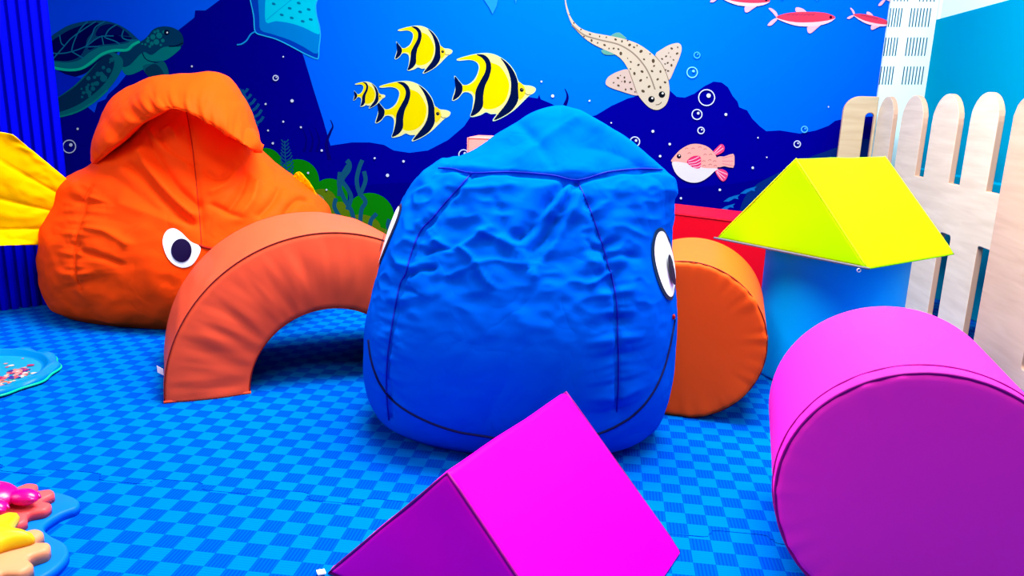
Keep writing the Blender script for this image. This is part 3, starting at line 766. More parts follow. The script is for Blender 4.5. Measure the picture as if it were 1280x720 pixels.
# peach arch
def arch():
    cx, cy, ph, R, r, D = -.649, 1.714, .536, .383, .193, .35
    root = empty('foam_arch', (cx, cy, 0), 'peach orange half-ring foam arch standing between the two fish bean bags', 'foam arch')
    u = Vector((math.cos(ph), math.sin(ph), 0)); nn = Vector((-math.sin(ph), math.cos(ph), 0))
    # section loop (radius, depth): front face, outer edge, back, inner edge
    sec = []; rim = .008
    NF = 22
    for k in range(NF+1): sec.append((r+rim+(R-r-2*rim)*k/NF, 0, 'f'))
    for k in range(1, 5): t = k/5*PI/2; sec.append((R-rim+rim*math.sin(t), rim-rim*math.cos(t), 'c'))
    for k in range(13): sec.append((R, rim+(D-2*rim)*k/12, 'o'))
    for k in range(1, 5): t = k/5*PI/2; sec.append((R-rim+rim*math.cos(t), D-rim+rim*math.sin(t), 'c'))
    for k in range(9): sec.append((R-rim-(R-r-2*rim)*k/8, D, 'b'))
    for k in range(1, 5): t = k/5*PI/2; sec.append((r+rim-rim*math.sin(t), D-rim+rim*math.cos(t), 'c'))
    for k in range(13): sec.append((r, D-rim-(D-2*rim)*k/12, 'i'))
    for k in range(1, 5): t = k/5*PI/2; sec.append((r+rim-rim*math.cos(t), rim-rim*math.sin(t), 'c'))
    n = len(sec); NA = 200; vs = []; fs = []
    for j in range(NA+1):
        t = PI*j/NA
        for (rr, d, kd) in sec:
            if kd == 'f':
                q = (rr-r)/(R-r)
                # radial puckers gathered by the outer seam, soft pillow in the middle
                nz = noise.noise(Vector((t*9, q*1.6, 3.1)))+.6*noise.noise(Vector((t*24+q*1.5, q*2.2, 8.2)))*(q**2)
                d = d-.010*math.sin(PI*q)-.0045*nz*math.sin(PI*min(1, q*.95+.05))
            elif kd == 'o':
                rr = rr+.0025*noise.noise(Vector((t*7, d*6, 1)))
            vs.append(u*(-rr*math.cos(t))+nn*d+Vector((0, 0, rr*math.sin(t))))
    for j in range(NA):
        for k in range(n):
            fs.append((j*n+k, j*n+(k+1) % n, (j+1)*n+(k+1) % n, (j+1)*n+k))
    fs.append(tuple(range(n))); fs.append(tuple(NA*n+k for k in range(n-1, -1, -1)))
    o = mesh_obj('cover', vs, fs, M['peach_vinyl'], root)
    bm = bmesh.new(); bm.from_mesh(o.data); bmesh.ops.recalc_face_normals(bm, faces=bm.faces)
    bm.to_mesh(o.data); bm.free()
    for rad in (R-.002, r+.002):
        pp = [u*(-rad*math.cos(PI*j/90))+nn*(.0005)+Vector((0, 0, max(.003, rad*math.sin(PI*j/90)))) for j in range(91)]
        piping('seam_piping', pp, M['peach_seam'], root, .0013)
    for rad in (R-.002,):
        pp = [u*(-rad*math.cos(PI*j/90))+nn*(D)+Vector((0, 0, max(.003, rad*math.sin(PI*j/90)))) for j in range(91)]
        piping('seam_piping', pp, M['peach_seam'], root, .0013)
    pp = [u*(-(r+(R-r)*k/8))+Vector((0, 0, .003))-nn*.001 for k in range(9)]
    piping('foot_piping', pp, M['peach_vinyl'], root, .0035)
    # sewn tag on the outer edge, low on the left
    t = .13; base = u*(-R*math.cos(t))+nn*.05+Vector((0, 0, R*math.sin(t)))
    bm = bmesh.new(); p = [Vector((0, 0, 0)), Vector((0, 0, .018)), Vector((-.0, 0, .030)), Vector((0, 0, .010))]
    q = [base, base+Vector((0, 0, .016)), base-u*.013+Vector((0, 0, .026)), base-u*.013+Vector((0, 0, .010))]
    f0 = [bm.verts.new(x) for x in q]; f1 = [bm.verts.new(x+nn*.0012) for x in q]
    bm.faces.new(f0); bm.faces.new(f1[::-1])
    for i in range(4): bm.faces.new((f0[i-1], f0[i], f1[i], f1[i-1]))
    tag(bm_obj('sewn_tag', bm, M['label_white'], root), 'small white sewn tag')
arch()

# ------------------------------------------------------------------ fish bean bags
def bag_mesh(table, apex, nth, nz, n_exp, bulge=.02, xyb=.04, zexp=1.0):
    """rings from a (z, xl, xr, yf, yb) table, closed to an apex; returns Vector list + faces"""
    T = np.array(table); zs = T[:, 0]
    def smooth_interp(z, c):
        # monotone-ish catmull through the table rows
        i = np.clip(np.searchsorted(zs, z)-1, 0, len(zs)-2)
        z0, z1 = zs[i], zs[i+1]; t = (z-z0)/(z1-z0)
        p1, p2 = T[i, c], T[i+1, c]; p0 = T[max(i-1, 0), c]; p3 = T[min(i+2, len(zs)-1), c]
        za = zs[max(i-1, 0)]; zb = zs[min(i+2, len(zs)-1)]
        m1 = (p2-p0)/(z1-za)*(z1-z0) if z1 > za else 0; m2 = (p3-p1)/(zb-z0)*(z1-z0)
        return (2*t**3-3*t**2+1)*p1+(t**3-2*t**2+t)*m1+(-2*t**3+3*t**2)*p2+(t**3-t**2)*m2
    rings = []
    # underside
    z0 = zs[0]
    row = [smooth_interp(z0+1e-6, c) for c in range(1, 5)]
    for k in range(1, 7): rings.append((z0, k/6.5, row))
    for k in range(nz+1):
        z = z0+(zs[-1]-z0)*(k/nz); z = min(max(z, z0+1e-6), zs[-1]-1e-6)
        rings.append((z, 1.0, [smooth_interp(z, c) for c in range(1, 5)]))
    vs = []
    for (z, s, (xl, xr, yf, yb)) in rings:
        cx, cy, a, b = (xl+xr)/2, (yf+yb)/2, (xr-xl)/2*s, (yb-yf)/2*s
        for k in range(nth):
            t = 2*PI*k/nth; c, sn = math.cos(t), math.sin(t); e = 2/n_exp
            vs.append((cx+a*math.copysign(abs(c)**e, c), cy+b*math.copysign(abs(sn)**e, sn), z))
    nr = len(rings)
    last = np.array(vs[-nth:]); ap = np.array(apex); NC = 40
    for k in range(1, NC):
        q = k/NC
        P = last*(1-q)+ap*q
        wr_ = .5+.5*np.cos(2*PI*np.arange(nth)/nth)
        f_ = wr_*(1-(1-q)**zexp)+(1-wr_)*(q*q*(3-2*q) if zexp > 1 else q)
        P[:, 2] = last[:, 2]+(ap[2]-last[:, 2])*f_+bulge*math.sin(PI*q)
        ctr = last.mean(0)*(1-q)+ap*q
        P[:, :2] = ctr[:2]+(P[:, :2]-ctr[:2])*(1+xyb*math.sin(PI*q**.8))
        vs.extend(map(tuple, P)); nr += 1
    vs.append(tuple(ap)); fs = []
    for i in range(nr-1):
        for k in range(nth): fs.append((i*nth+k, i*nth+(k+1) % nth, (i+1)*nth+(k+1) % nth, (i+1)*nth+k))
    A = len(vs)-1
    for k in range(nth): fs.append(((nr-1)*nth+k, (nr-1)*nth+(k+1) % nth, A))
    vs.append(((T[0, 1]+T[0, 2])/2, (T[0, 3]+T[0, 4])/2, z0)); B = len(vs)-1
    for k in range(nth): fs.append(((k+1) % nth, k, B))
    return np.array(vs), fs
def bvh_of(V, F): return BVHTree.FromPolygons([Vector(v) for v in V], F)
def hit(bvh, px, py):
    r = bvh.ray_cast(CAM, ray(px, py).normalized()); return (r[0], r[1]) if r[0] else None
def trace(bvh, pts, per=8, off=.0):
    out = []
    for p in spline(pts, per, False):
        h = hit(bvh, *p)
        if h and (not out or (h[0]-out[-1]).length < .12):
            n = h[1] if h[1].dot(CAM-h[0]) > 0 else -h[1]
            out.append(h[0]+n*off)
    return out
def poly_dist(V, L):
    """distance of every vertex to a 3-D polyline, and arclength of the nearest point"""
    P = np.array([tuple(p) for p in L]); best = np.full(len(V), 1e9); arc = np.zeros(len(V)); s = 0
    for a, b in zip(P[:-1], P[1:]):
        d = b-a; l = np.linalg.norm(d)
        if l < 1e-7: continue
        t = np.clip(((V-a)@d)/(l*l), 0, 1); q = np.linalg.norm(V-(a+t[:, None]*d), axis=1)
        m = q < best; best[m] = q[m]; arc[m] = (s+t*l)[m]; s += l
    return best, arc
def normals_of(V, F):
    me = bpy.data.meshes.new('tmp'); me.from_pydata([tuple(v) for v in V], [], F); me.update()
    N = np.zeros(len(V)*3); me.vertices.foreach_get('normal', N); bpy.data.meshes.remove(me); return N.reshape(-1, 3)
def fbm(V, sc, seed, oct=3):
    out = np.zeros(len(V)); S_ = Vector((seed*7.3, seed*3.1, seed*1.7))
    for i, v in enumerate(V):
        p = Vector((v[0]*sc[0], v[1]*sc[1], v[2]*sc[2]))+S_
        a = 1; t = 0
        for o in range(oct): t += a*noise.noise(p); p = p*2.03; a *= .5
        out[i] = t
    return out
def decal(name, bvh, pts, m, parent, off, base, sm=5, rings=10):
    P = spline(pts, sm) if sm else pts
    cx = sum(p[0] for p in P)/len(P); cy = sum(p[1] for p in P)/len(P); n = len(P)
    vs = []; fs = []
    def surf(x, y):
        h = hit(bvh, x, y)
        if not h: return None
        nn = h[1] if h[1].dot(CAM-h[0]) > 0 else -h[1]
        return h[0]+nn*off
    last = surf(cx, cy); vs.append(last)
    for k in range(1, rings+1):
        for i, p in enumerate(P):
            q = surf(cx+(p[0]-cx)*k/rings, cy+(p[1]-cy)*k/rings)
            vs.append(q if q else (vs[-n] if k > 1 else last))
    for i in range(n): fs.append((0, 1+i, 1+(i+1) % n))
    for k in range(rings-1):
        for i in range(n): a = 1+k*n; fs.append((a+i, a+n+i, a+n+(i+1) % n, a+(i+1) % n))
    vs = [v-base for v in vs]
    return mesh_obj(name, vs, fs, m, parent)
def decal_surf(name, bvh, center, nrm, up, shape, m, parent, off, base, n=40, rings=10):
    """ellipse-like patch pressed on the surface along its own normal; shape(t)->(side,up) metres"""
    nrm = nrm.normalized(); side = up.cross(nrm).normalized(); up2 = nrm.cross(side)
    vs = []; fs = []
    def surf(s, t):
        o = center+side*s+up2*t+nrm*.15; r = bvh.ray_cast(o, -nrm)
        p = r[0] if r[0] else center+side*s+up2*t
        nn = r[1] if r[0] else nrm
        if nn.dot(nrm) < 0: nn = -nn
        return p+nn*off
    vs.append(surf(*[x*0 for x in shape(0)]))
    for k in range(1, rings+1):
        for i in range(n):
            s, t = shape(2*PI*i/n); c0 = shape(None); vs.append(surf(c0[0]+(s-c0[0])*k/rings, c0[1]+(t-c0[1])*k/rings))
    c0 = shape(None); vs[0] = surf(*c0)
    for i in range(n): fs.append((0, 1+i, 1+(i+1) % n))
    for k in range(rings-1):
        for i in range(n): a = 1+k*n; fs.append((a+i, a+n+i, a+n+(i+1) % n, a+(i+1) % n))
    return mesh_obj(name, [v-base for v in vs], fs, m, parent)

def blue_fish():
    T = [(0.0, -.455, .100, 1.395, 1.80), (.03, -.485, .135, 1.355, 1.85), (.09, -.505, .155, 1.325, 1.88), (.17, -.507, .162, 1.308, 1.89), (.26, -.494, .160, 1.308, 1.88),
         (.35, -.470, .150, 1.330, 1.86), (.43, -.450, .137, 1.365, 1.84), (.50, -.420, .136, 1.400, 1.80), (.545, -.388, .134, 1.425, 1.77), (.572, -.345, .112, 1.445, 1.74)]
    V, F = bag_mesh(T, (-.105, 1.62, .687), 340, 190, 2.5, 0, .0, 1.6)
    # the roller behind presses into the bag
    m = V[:, 0] > -.10
    V[m, 1] = np.where(V[m, 1] > 1.50, 1.50+(V[m, 1]-1.50)*np.interp(V[m, 0], [-.10, -.02], [1, .42]), V[m, 1])
    base = Vector((-.17, 1.6, 0))
    bvh = bvh_of(V, F)
    seams_px = {
        'top': [(548, 210), (566, 211), (590, 216), (640, 215), (690, 219), (722, 225), (760, 215), (800, 211), (828, 212)],
        'left': [(590, 216), (575, 233), (555, 255), (541, 272), (530, 283), (522, 296), (513, 320), (507, 342), (500, 356), (493, 390), (488, 420), (484, 450), (483, 490), (486, 525)],
        'right': [(721, 225), (735, 255), (745, 282), (753, 305), (760, 330), (767, 355), (771, 380), (772, 410), (773, 440), (773, 480), (771, 515)]}
    mouth_px = [(461, 425), (464, 448), (472, 473), (485, 494), (505, 511), (535, 527), (570, 539), (605, 545), (650, 552), (700, 552), (745, 543), (775, 530), (797, 514), (815, 492), (828, 465), (836, 437), (841, 412), (843, 399)]
    L = {k: trace(bvh, p, 8) for k, p in seams_px.items()}
    N = normals_of(V, F); D = np.zeros(len(V))
    for k, l in L.items():
        d, arc = poly_dist(V, l)
        D -= .0065*np.exp(-(d/.005)**2)+.006*np.exp(-(d/.020)**2)
        if k != 'top':
            a = 34
            pk = np.array([noise.noise(Vector((x*a, 3.3 if k == 'left' else 9.1, y*10)))+.5*noise.noise(Vector((x*a*2.1, 1.3, y*16))) for x, y in zip(arc, d)])
            amp = np.interp(arc, [0, .10, .17, .42, .6], [.05, .25, 1, .7, .2])
            D += .015*pk*np.exp(-(d/.045)**2)*smoothstep(0, .006, d)*amp
    # folds: (pixels, depth, width)
    folds = [([(705, 228), (690, 245), (672, 268), (660, 285), (648, 296)], -.012, .011), ([(716, 232), (706, 255), (692, 278), (676, 300), (664, 312)], -.010, .009), ([(712, 230), (702, 248), (686, 270)], .010, .009),
             ([(724, 240), (718, 262), (702, 290), (686, 312), (672, 328)], .009, .011), ([(690, 300), (676, 318), (660, 335)], -.006, .008),
             ([(575, 310), (590, 322), (604, 345), (612, 356)], .007, .007), ([(545, 300), (565, 310), (590, 300), (612, 286)], .006, .008), ([(600, 290), (625, 300), (650, 318), (668, 345)], .006, .009),
             ([(530, 316), (545, 312), (562, 310)], -.008, .007), ([(510, 344), (525, 338), (542, 336)], -.008, .007), ([(560, 232), (600, 238), (640, 230)], .004, .010), ([(560, 345), (590, 332), (620, 325), (650, 332)], .005, .008),
             ([(740, 355), (755, 345), (765, 340)], .008, .008), ([(735, 300), (745, 310), (755, 312)], -.006, .007), ([(760, 322), (780, 318), (800, 322)], -.006, .008), ([(650, 200), (680, 175), (720, 150)], .005, .018), ([(640, 150), (665, 170), (690, 205)], -.005, .016), ([(620, 250), (630, 280), (615, 300)], -.004, .008)]
    for p, amp, w in folds:
        l = trace(bvh, p, 6)
        if len(l) > 1:
            d, arc = poly_dist(V, l); D += amp*1.35*np.exp(-(d/(w*.75))**1.5)
    up = smoothstep(.22, .42, V[:, 2])
    D += fbm(V, (9, 9, 9), 2)*.0055*(.35+.65*up)
    r1 = fbm(V, (16, 16, 22), 5, 2); D += (np.abs(r1)*-1+.25)*.013*up*smoothstep(.62, .5, V[:, 2])
    D *= smoothstep(.0, .03, V[:, 2])
    for e_ in (hit(bvh, 831, 330)[0], hit(bvh, 490, 303)[0]+Vector((-.004, .06, 0))):
        D *= smoothstep(.05, .115, np.linalg.norm(V-np.array(e_), axis=1))
    V2 = V+N*D[:, None]; V2[:, 2] = np.maximum(V2[:, 2], 0)
    root = empty('bean_bag', base, 'big blue fish-shaped bean bag with white eyes and stitched mouth, in the middle', 'bean bag')
    body = mesh_obj('body', V2-np.array(base), F, M['blue_nylon'], root)
    b2 = bvh_of(V2, F)
    for k, p in seams_px.items():
        pts = trace(b2, p, 10, .0002)
        tube('seam', [q-base for q in pts], .0018, M['blue_seam'], root, 6)
    pts = trace(b2, mouth_px, 10, .0006)
    tube('mouth_line', [q-base for q in pts], .0026, M['navy_thread'], root, 6)
    e = hit(b2, 841, 396)
    if e:
        s = mesh_obj('mouth_stitch', *tube_mesh([e[0]-base+Vector((0, 0, .004)), e[0]-base+Vector((.002, 0, 0)), e[0]-base-Vector((0, 0, .004))], .0035), M['red_thread'], root)
    # eyes
    def egg(a, b, ox=0, oy=0, tip=.12):
        def f(t):
            if t is None: return (ox, oy)
            return (ox+a*math.cos(t)*(1-tip*math.sin(t)), oy+b*math.sin(t))
        return f
    for sgn in (1, -1):
        if sgn > 0: cpt = hit(b2, 831, 330)[0]; nr = Vector((.80, -.60, .12))
        else: cpt = hit(b2, 490, 303)[0]+Vector((-.004, .06, 0)); nr = Vector((-.995, .0, .16))
        up_ = Vector((0, 0, 1))
        tilt = -.20*sgn
        nr.normalize(); side = up_.cross(nr).normalized(); up_ = (up_*math.cos(tilt)+side*math.sin(tilt))
        eye = decal_surf('eye', b2, cpt, nr, up_, egg(.047, .073), M['eye_rim'], root, .0022, base)
        tag(eye, 'white eye with dark rim')
        base2 = base
        w = decal_surf('eye_white', b2, cpt, nr, up_, egg(.040, .066), M['eye_white'], eye, .0036, base2)
        pu = decal_surf('pupil', b2, cpt, nr, up_, egg(.015, .031, .010*(1 if sgn > 0 else -1), -.016), M['eye_pupil'], eye, .0085, base2)
blue_fish()

def orange_fish():
    T = [(0.0, -1.745, -1.02, 2.045, 2.46), (.03, -1.775, -.975, 2.005, 2.51), (.09, -1.79, -.93, 1.975, 2.55), (.17, -1.787, -.89, 1.965, 2.56), (.25, -1.778, -.865, 1.975, 2.56), (.33, -1.752, -.87, 2.00, 2.54),
         (.38, -1.725, -.905, 2.02, 2.52), (.43, -1.68, -.962, 2.045, 2.49), (.48, -1.60, -1.035, 2.07, 2.46), (.54, -1.50, -1.10, 2.095, 2.42), (.60, -1.42, -1.14, 2.12, 2.38), (.64, -1.38, -1.17, 2.14, 2.34)]
    V, F = bag_mesh(T, (-1.27, 2.24, .66), 340, 190, 2.35, .01, .2)
    # the bag leans on the ribbed partition: squash against its plane
    nn = np.array(RN_); p0 = np.array(RP); dist = (V-p0)@nn
    lim = .026
    V = V+nn[None, :]*np.maximum(0, lim-dist)[:, None]
    base = Vector((-1.33, 2.26, 0)); bvh = bvh_of(V, F)
    seams_px = {'mid': [(229, 120), (235, 150), (240, 180), (243, 205), (246, 235), (249, 265), (251, 292), (252, 310)],
                'left': [(114, 232), (106, 245), (101, 262), (97, 285), (94, 305), (93, 325), (95, 345), (101, 362)]}
    L = {k: trace(bvh, p, 8) for k, p in seams_px.items()}
    N = normals_of(V, F); D = np.zeros(len(V))
    for k, l in L.items():
        if len(l) < 2: continue
        d, arc = poly_dist(V, l)
        D -= .005*np.exp(-(d/.006)**2)+.004*np.exp(-(d/.02)**2)
        if k == 'left':
            pk = np.array([noise.noise(Vector((x*30, 3.3, y*7)))+.5*noise.noise(Vector((x*60, 1.3, y*12))) for x, y in zip(arc, d)])
            D += .016*pk*np.exp(-(d/.075)**2)*smoothstep(0, .008, d)
    folds = [([(160, 205), (185, 228), (210, 255), (238, 280)], -.016, .014), ([(175, 190), (190, 215), (215, 245), (240, 268)], .014, .014), ([(185, 180), (200, 205), (222, 235), (244, 255)], -.018, .014), ([(190, 165), (205, 185), (235, 205)], .012, .012),
             ([(200, 172), (215, 190), (240, 205)], -.012, .010), ([(205, 165), (215, 160), (222, 172)], .010, .009), ([(310, 215), (300, 240), (285, 262)], -.016, .013), ([(322, 225), (316, 250), (300, 272)], .012, .013), ([(300, 205), (285, 230), (265, 240)], .010, .012), ([(265, 255), (280, 262), (300, 272)], -.010, .009),
             ([(350, 235), (340, 252), (325, 268)], -.012, .012), ([(385, 250), (372, 250), (360, 262), (354, 274)], -.012, .012), ([(258, 215), (275, 222), (296, 205)], -.009, .009), ([(110, 285), (135, 290), (160, 305)], .010, .012), ([(105, 315), (130, 322), (150, 330)], -.010, .010), ([(150, 255), (190, 268), (225, 282)], .008, .02), ([(130, 215), (160, 235), (195, 262)], -.006, .016)]
    for p, amp, w in folds:
        l = trace(bvh, p, 6)
        if len(l) > 1:
            d, arc = poly_dist(V, l); D += amp*1.1*np.exp(-(d/(w*.9))**1.5)
    D += fbm(V, (7, 7, 8), 4)*.008+fbm(V, (3, 3, 12), 9, 2)*.006*smoothstep(.1, .3, V[:, 2])
    D *= smoothstep(0, .03, V[:, 2])
    D *= .25+.75*smoothstep(.04, .09, np.linalg.norm(V-np.array(hit(bvh, 227, 311)[0]), axis=1))
    V2 = V+N*D[:, None]; V2[:, 2] = np.maximum(V2[:, 2], 0)
    dist = (V2-p0)@nn; V2 = V2+nn[None, :]*np.maximum(0, .022-dist)[:, None]
    root = empty('bean_bag', base, 'orange fish-shaped bean bag with hood and yellow fins at the left, by the ribbed partition', 'bean bag')
    mesh_obj('body', V2-np.array(base), F, M['orange_nylon'], root)
    b2 = bvh_of(V2, F)
    for k, p in seams_px.items():
        pts = trace(b2, p, 10, .0002)
        if len(pts) > 2: tube('seam', [q-base for q in pts], .0013 if k == 'mid' else .001, M['red_thread'] if k == 'mid' else M['orange_nylon'], root, 6)
    C6 = lambda pts: Q(0, 160, 4, pts)
    eye = decal('eye', b2, C6([(815, 570), (832, 518), (868, 501), (905, 520), (955, 568), (1000, 592), (998, 630), (965, 680), (920, 698), (872, 682), (835, 640)]), M['eye_white'], root, .0025, base)
    tag(eye, 'white teardrop eye')
    decal('pupil', b2, C6([(910+51*math.cos(2*PI*k/16), 612+58*math.sin(2*PI*k/16)) for k in range(16)]), M['eye_pupil'], eye, .0045, base)
    pts = trace(b2, [(249, 306), (256, 309), (266, 311)], 6, .001)
    if len(pts) > 2: tube('mouth_line', [q-base for q in pts], .004, M['red_thread'], root, 6)
    # hood: puffed roll draped over the top
    f_px = [(117, 205), (133, 193), (165, 163), (190, 147), (212, 137), (235, 141), (262, 155), (290, 172), (312, 184), (327, 190)]
    t_px = [(117, 198), (118, 172), (138, 132), (165, 109), (200, 97), (240, 92), (276, 93), (302, 124), (320, 160), (328, 184)]
    SH = [max(math.sin(PI*i/9), 0)**.5 for i in range(10)]
    FR = [np.array(on_y(*p, 2.14-.125*SH[i])) for i, p in enumerate(f_px)]; TP = [np.array(on_y(*p, 2.15+.05*SH[i])) for i, p in enumerate(t_px)]
    FR = np.array(spline([tuple(p) for p in FR], 12, False)); TP = np.array(spline([tuple(p) for p in TP], 12, False))
    n = len(FR); ns = 64; vs = []; fs = []
    for i in range(n):
        u = i/(n-1); f = FR[i]; t = TP[i]; w = math.sin(PI*min(max(u, 0.0), 1))**.45
        bk = np.array([(f[0]+t[0])/2-.17*w*smoothstep(.35, 1, u), 2.16+.26*w, f[2]+.02])
        inn = np.array([f[0], 2.145-.03*w, f[2]+.035*w])
        ctrl = [f, f+(t-f)*.30+np.array([0, -.042*w, .006*w]), f+(t-f)*.72+np.array([0, -.030*w, .020*w]), t, t*.45+bk*.55+np.array([0, .03*w, .03*w]), bk, (bk+inn)/2+np.array([0, 0, .02*w]), inn]
        loop = spline([tuple(c) for c in ctrl], 8)
        mid = np.mean(ctrl, axis=0); sh = max(w, .12)
        for p in loop: vs.append(np.array(p))
    ns = len(loop)
    for i in range(n-1):
        for k in range(ns): fs.append((i*ns+k, i*ns+(k+1) % ns, (i+1)*ns+(k+1) % ns, (i+1)*ns+k))
    fs.append(tuple(range(ns-1, -1, -1))); fs.append(tuple((n-1)*ns+k for k in range(ns)))
    vs = np.array(vs); Nn = normals_of(vs, fs)
    if Nn[ns*(n//2)+ns//4][1] > 0: fs = [f[::-1] for f in fs]; Nn = -Nn
    arc = np.repeat(np.arange(n)/(n-1), ns); kk = np.tile(np.arange(ns)/ns, n)
    pk = np.array([noise.noise(Vector((a*30, 2.2, k*4)))+.5*noise.noise(Vector((a*60, 5.2, k*7))) for a, k in zip(arc, kk)])
    dd = .011*pk*np.exp(-((kk-.06)/.09)**2)*(kk > .012)-.0035*np.exp(-((kk-.03)/.012)**2)
    dd += fbm(vs, (8, 8, 8), 6)*.006
    vs = vs+Nn*dd[:, None]
    dist = (vs-p0)@nn; vs = vs+nn[None, :]*np.maximum(0, .022-dist)[:, None]
    hd = mesh_obj('hood', vs-np.array(base), fs, M['orange_nylon'], root)
    # yellow fins: quilted fan with four ribs
    def fin(root_a, root_b, tips, th, name, dirn):
        """fan between a root line and a scalloped tip line; puffed channels"""
        nu, nvn = 40, 72; top = []; bot = []
        tp = spline([tuple(t) for t in tips], 12, False)
        for i in range(nu+1):
            s = i/nu
            for j in range(nvn+1):
                q = j/nvn; a = root_a+(root_b-root_a)*q; k = q*(len(tp)-1); k0 = int(min(k, len(tp)-2)); tt = Vector(tp[k0]).lerp(Vector(tp[k0+1]), k-k0)
                p = a.lerp(tt, s)
                ch = abs(math.sin(PI*q*4))**.55
                h = th*(.30+.70*ch)*(math.sin(PI*min(1, .12+s*.86))**.45)*(math.sin(PI*min(max(q, .004), .996))**.3)
                h += .003*noise.noise(Vector((s*9, q*14, 2)))
                top.append(p+dirn*h); bot.append(p-dirn*h)
        W = nvn+1; K_ = len(top); fs = []
        for i in range(nu):
            for j in range(nvn):
                a = i*W+j; fs.append((a, a+1, a+W+1, a+W)); fs.append((K_+a, K_+a+W, K_+a+W+1, K_+a+1))
        rim = [j for j in range(W)]+[i*W+nvn for i in range(1, nu+1)]+[nu*W+j for j in range(nvn-1, -1, -1)]+[i*W for i in range(nu-1, 0, -1)]
        for k in range(len(rim)): a, b = rim[k-1], rim[k]; fs.append((a, b, K_+b, K_+a))
        o = mesh_obj(name, [v-base for v in top+bot], fs, M['yellow_nylon'], root)
        bm = bmesh.new(); bm.from_mesh(o.data); bmesh.ops.recalc_face_normals(bm, faces=bm.faces); bm.to_mesh(o.data); bm.free()
        return o
    ra = on_y(84, 224, 2.13); rb = on_y(64, 306, 2.10)
    tips = [on_y(16, 168, 2.00), on_y(-8, 166, 1.98), on_y(-45, 185, 1.93), on_y(-60, 215, 1.92), on_y(-75, 250, 1.91), on_y(-72, 280, 1.92), on_y(-50, 304, 1.94), on_y(-10, 307, 1.97)]
    nn3 = Vector(RN_)
    o = fin(ra, rb, tips, .016, 'fin', Vector((.25, -.95, .1)).normalized()); tag(o, 'quilted yellow fin, left')
    o = fin(on_y(356, 234, 2.36), on_y(386, 266, 2.36), [on_y(370, 216, 2.34), on_y(375, 215, 2.34), on_y(382, 222, 2.33), on_y(392, 236, 2.33), on_y(400, 256, 2.33)], .008, 'fin', Vector((.6, -.75, .1)).normalized()); tag(o, 'tip of the yellow fin on the far side')
orange_fish()

# ------------------------------------------------------------------ toys on the left
def tray():
    c = Vector((-1.517, 1.574, 0)); R = .190
    root = empty('toy_plate', c, 'round sky blue toy plate with scalloped rim and colourful sea picture, at left', 'plate')
    mb = mat('plate_blue', (.0, .15, .42), .3, .08); mg = mat('plate_green', (.0, .42, .22), .3, .1)
    prof = [(0, .006), (.80, .006), (.83, .009), (.86, .018), (.89, .021), (.94, .019), (.985, .015), (1.0, .010), (.985, .004), (.93, .0), (0, 0)]
    n = 144; vs = []; fs = []
    for (r, z) in prof:
        for k in range(n):
            t = 2*PI*k/n; sc = 1+.022*math.cos(12*t)*(1 if r > .9 else 0)
            vs.append((R*r*sc*math.cos(t), R*r*sc*math.sin(t), z+.003*math.cos(12*t)*(1 if .9 < r and z > .01 else 0)))
    for i in range(len(prof)-1):
        for k in range(n): fs.append((i*n+k, i*n+(k+1) % n, (i+1)*n+(k+1) % n, (i+1)*n+k))
    o = mesh_obj('dish', vs, fs, mb, root)
    bm = bmesh.new(); bm.from_mesh(o.data); bmesh.ops.remove_doubles(bm, verts=bm.verts, dist=1e-5); bmesh.ops.recalc_face_normals(bm, faces=bm.faces); bm.to_mesh(o.data); bm.free()
    tube('rim', [(R*1.0*(1+.022*math.cos(12*t))*math.cos(t), R*(1+.022*math.cos(12*t))*math.sin(t),   .0065) for t in [2*PI*k/144 for k in range(144)]],   .0030, mg, root, 8, True)
    # printed sea picture in the well: patches of coral colours
    cols = [rgb(190, 70, 85), rgb(190, 120, 115), rgb(150, 30, 80), rgb(180, 170, 160), rgb(10, 120, 110), rgb(0, 130, 165), rgb(40, 30, 120), rgb(195, 95, 70)]
    ms = [mat('picture_%d' % i, c_, .3, .4) for i, c_ in enumerate(cols)]; random.seed(11)
    vs = []; fs = []; mi = []
    b = 0
    for k in range(48): t = 2*PI*k/48; vs.append((R*.79*math.cos(t), R*.79*math.sin(t), .0066))
    fs.append(tuple(range(48))); mi.append(5); lay = 0
    for k in range(300):
        t = random.uniform(0, 2*PI); q = random.random()
        if k % 3: t = random.uniform(-1.7, .75); q = .55+.35*random.random()
        x, y = R*.76*q*math.cos(t), R*.76*q*math.sin(t); r = random.uniform(.004, .0105); b = len(vs); m_ = 7
        for i in range(m_):
            a = 2*PI*i/m_+random.uniform(-.3, .3); rr = r*random.uniform(.6, 1.2); vs.append((x+rr*math.cos(a), y+rr*math.sin(a), .0068+k*.000006))
        fs.append(tuple(range(b, b+m_))); mi.append(random.choice([0, 0, 1, 1, 2, 3, 3, 4, 5, 6, 7, 7]))
    tag(mesh_obj('picture', vs, fs, ms, root, False, mi), 'pink, white and teal sea picture')
tray()

def blob(name, outline, z0, z1, m, parent, bev=.006, loc=(0, 0, 0), sm=6):
    P = spline(outline, sm) if sm else outline
    bm = bmesh.new(); a = [bm.verts.new((x, y, z0)) for x, y in P]; b = [bm.verts.new((x, y, z1)) for x, y in P]
    bm.faces.new(a[::-1]); top = bm.faces.new(b)
    for i in range(len(P)): bm.faces.new((a[i-1], a[i], b[i], b[i-1]))
    bmesh.ops.recalc_face_normals(bm, faces=bm.faces)
    # rounded shoulder by insetting rings
    cur = top; h = z1
    for k in range(1, 5):
        t = k/4*PI/2
        th = bev*(math.sin(t)-math.sin((k-1)/4*PI/2)); dn = bev*(math.cos((k-1)/4*PI/2)-math.cos(t))
        r = bmesh.ops.inset_region(bm, faces=[cur], thickness=max(dn, 1e-5), depth=0, use_even_offset=True)
        for v in cur.verts: v.co.z += th
    o = bm_obj(name, bm, m, parent, True); o.location = loc
    return o
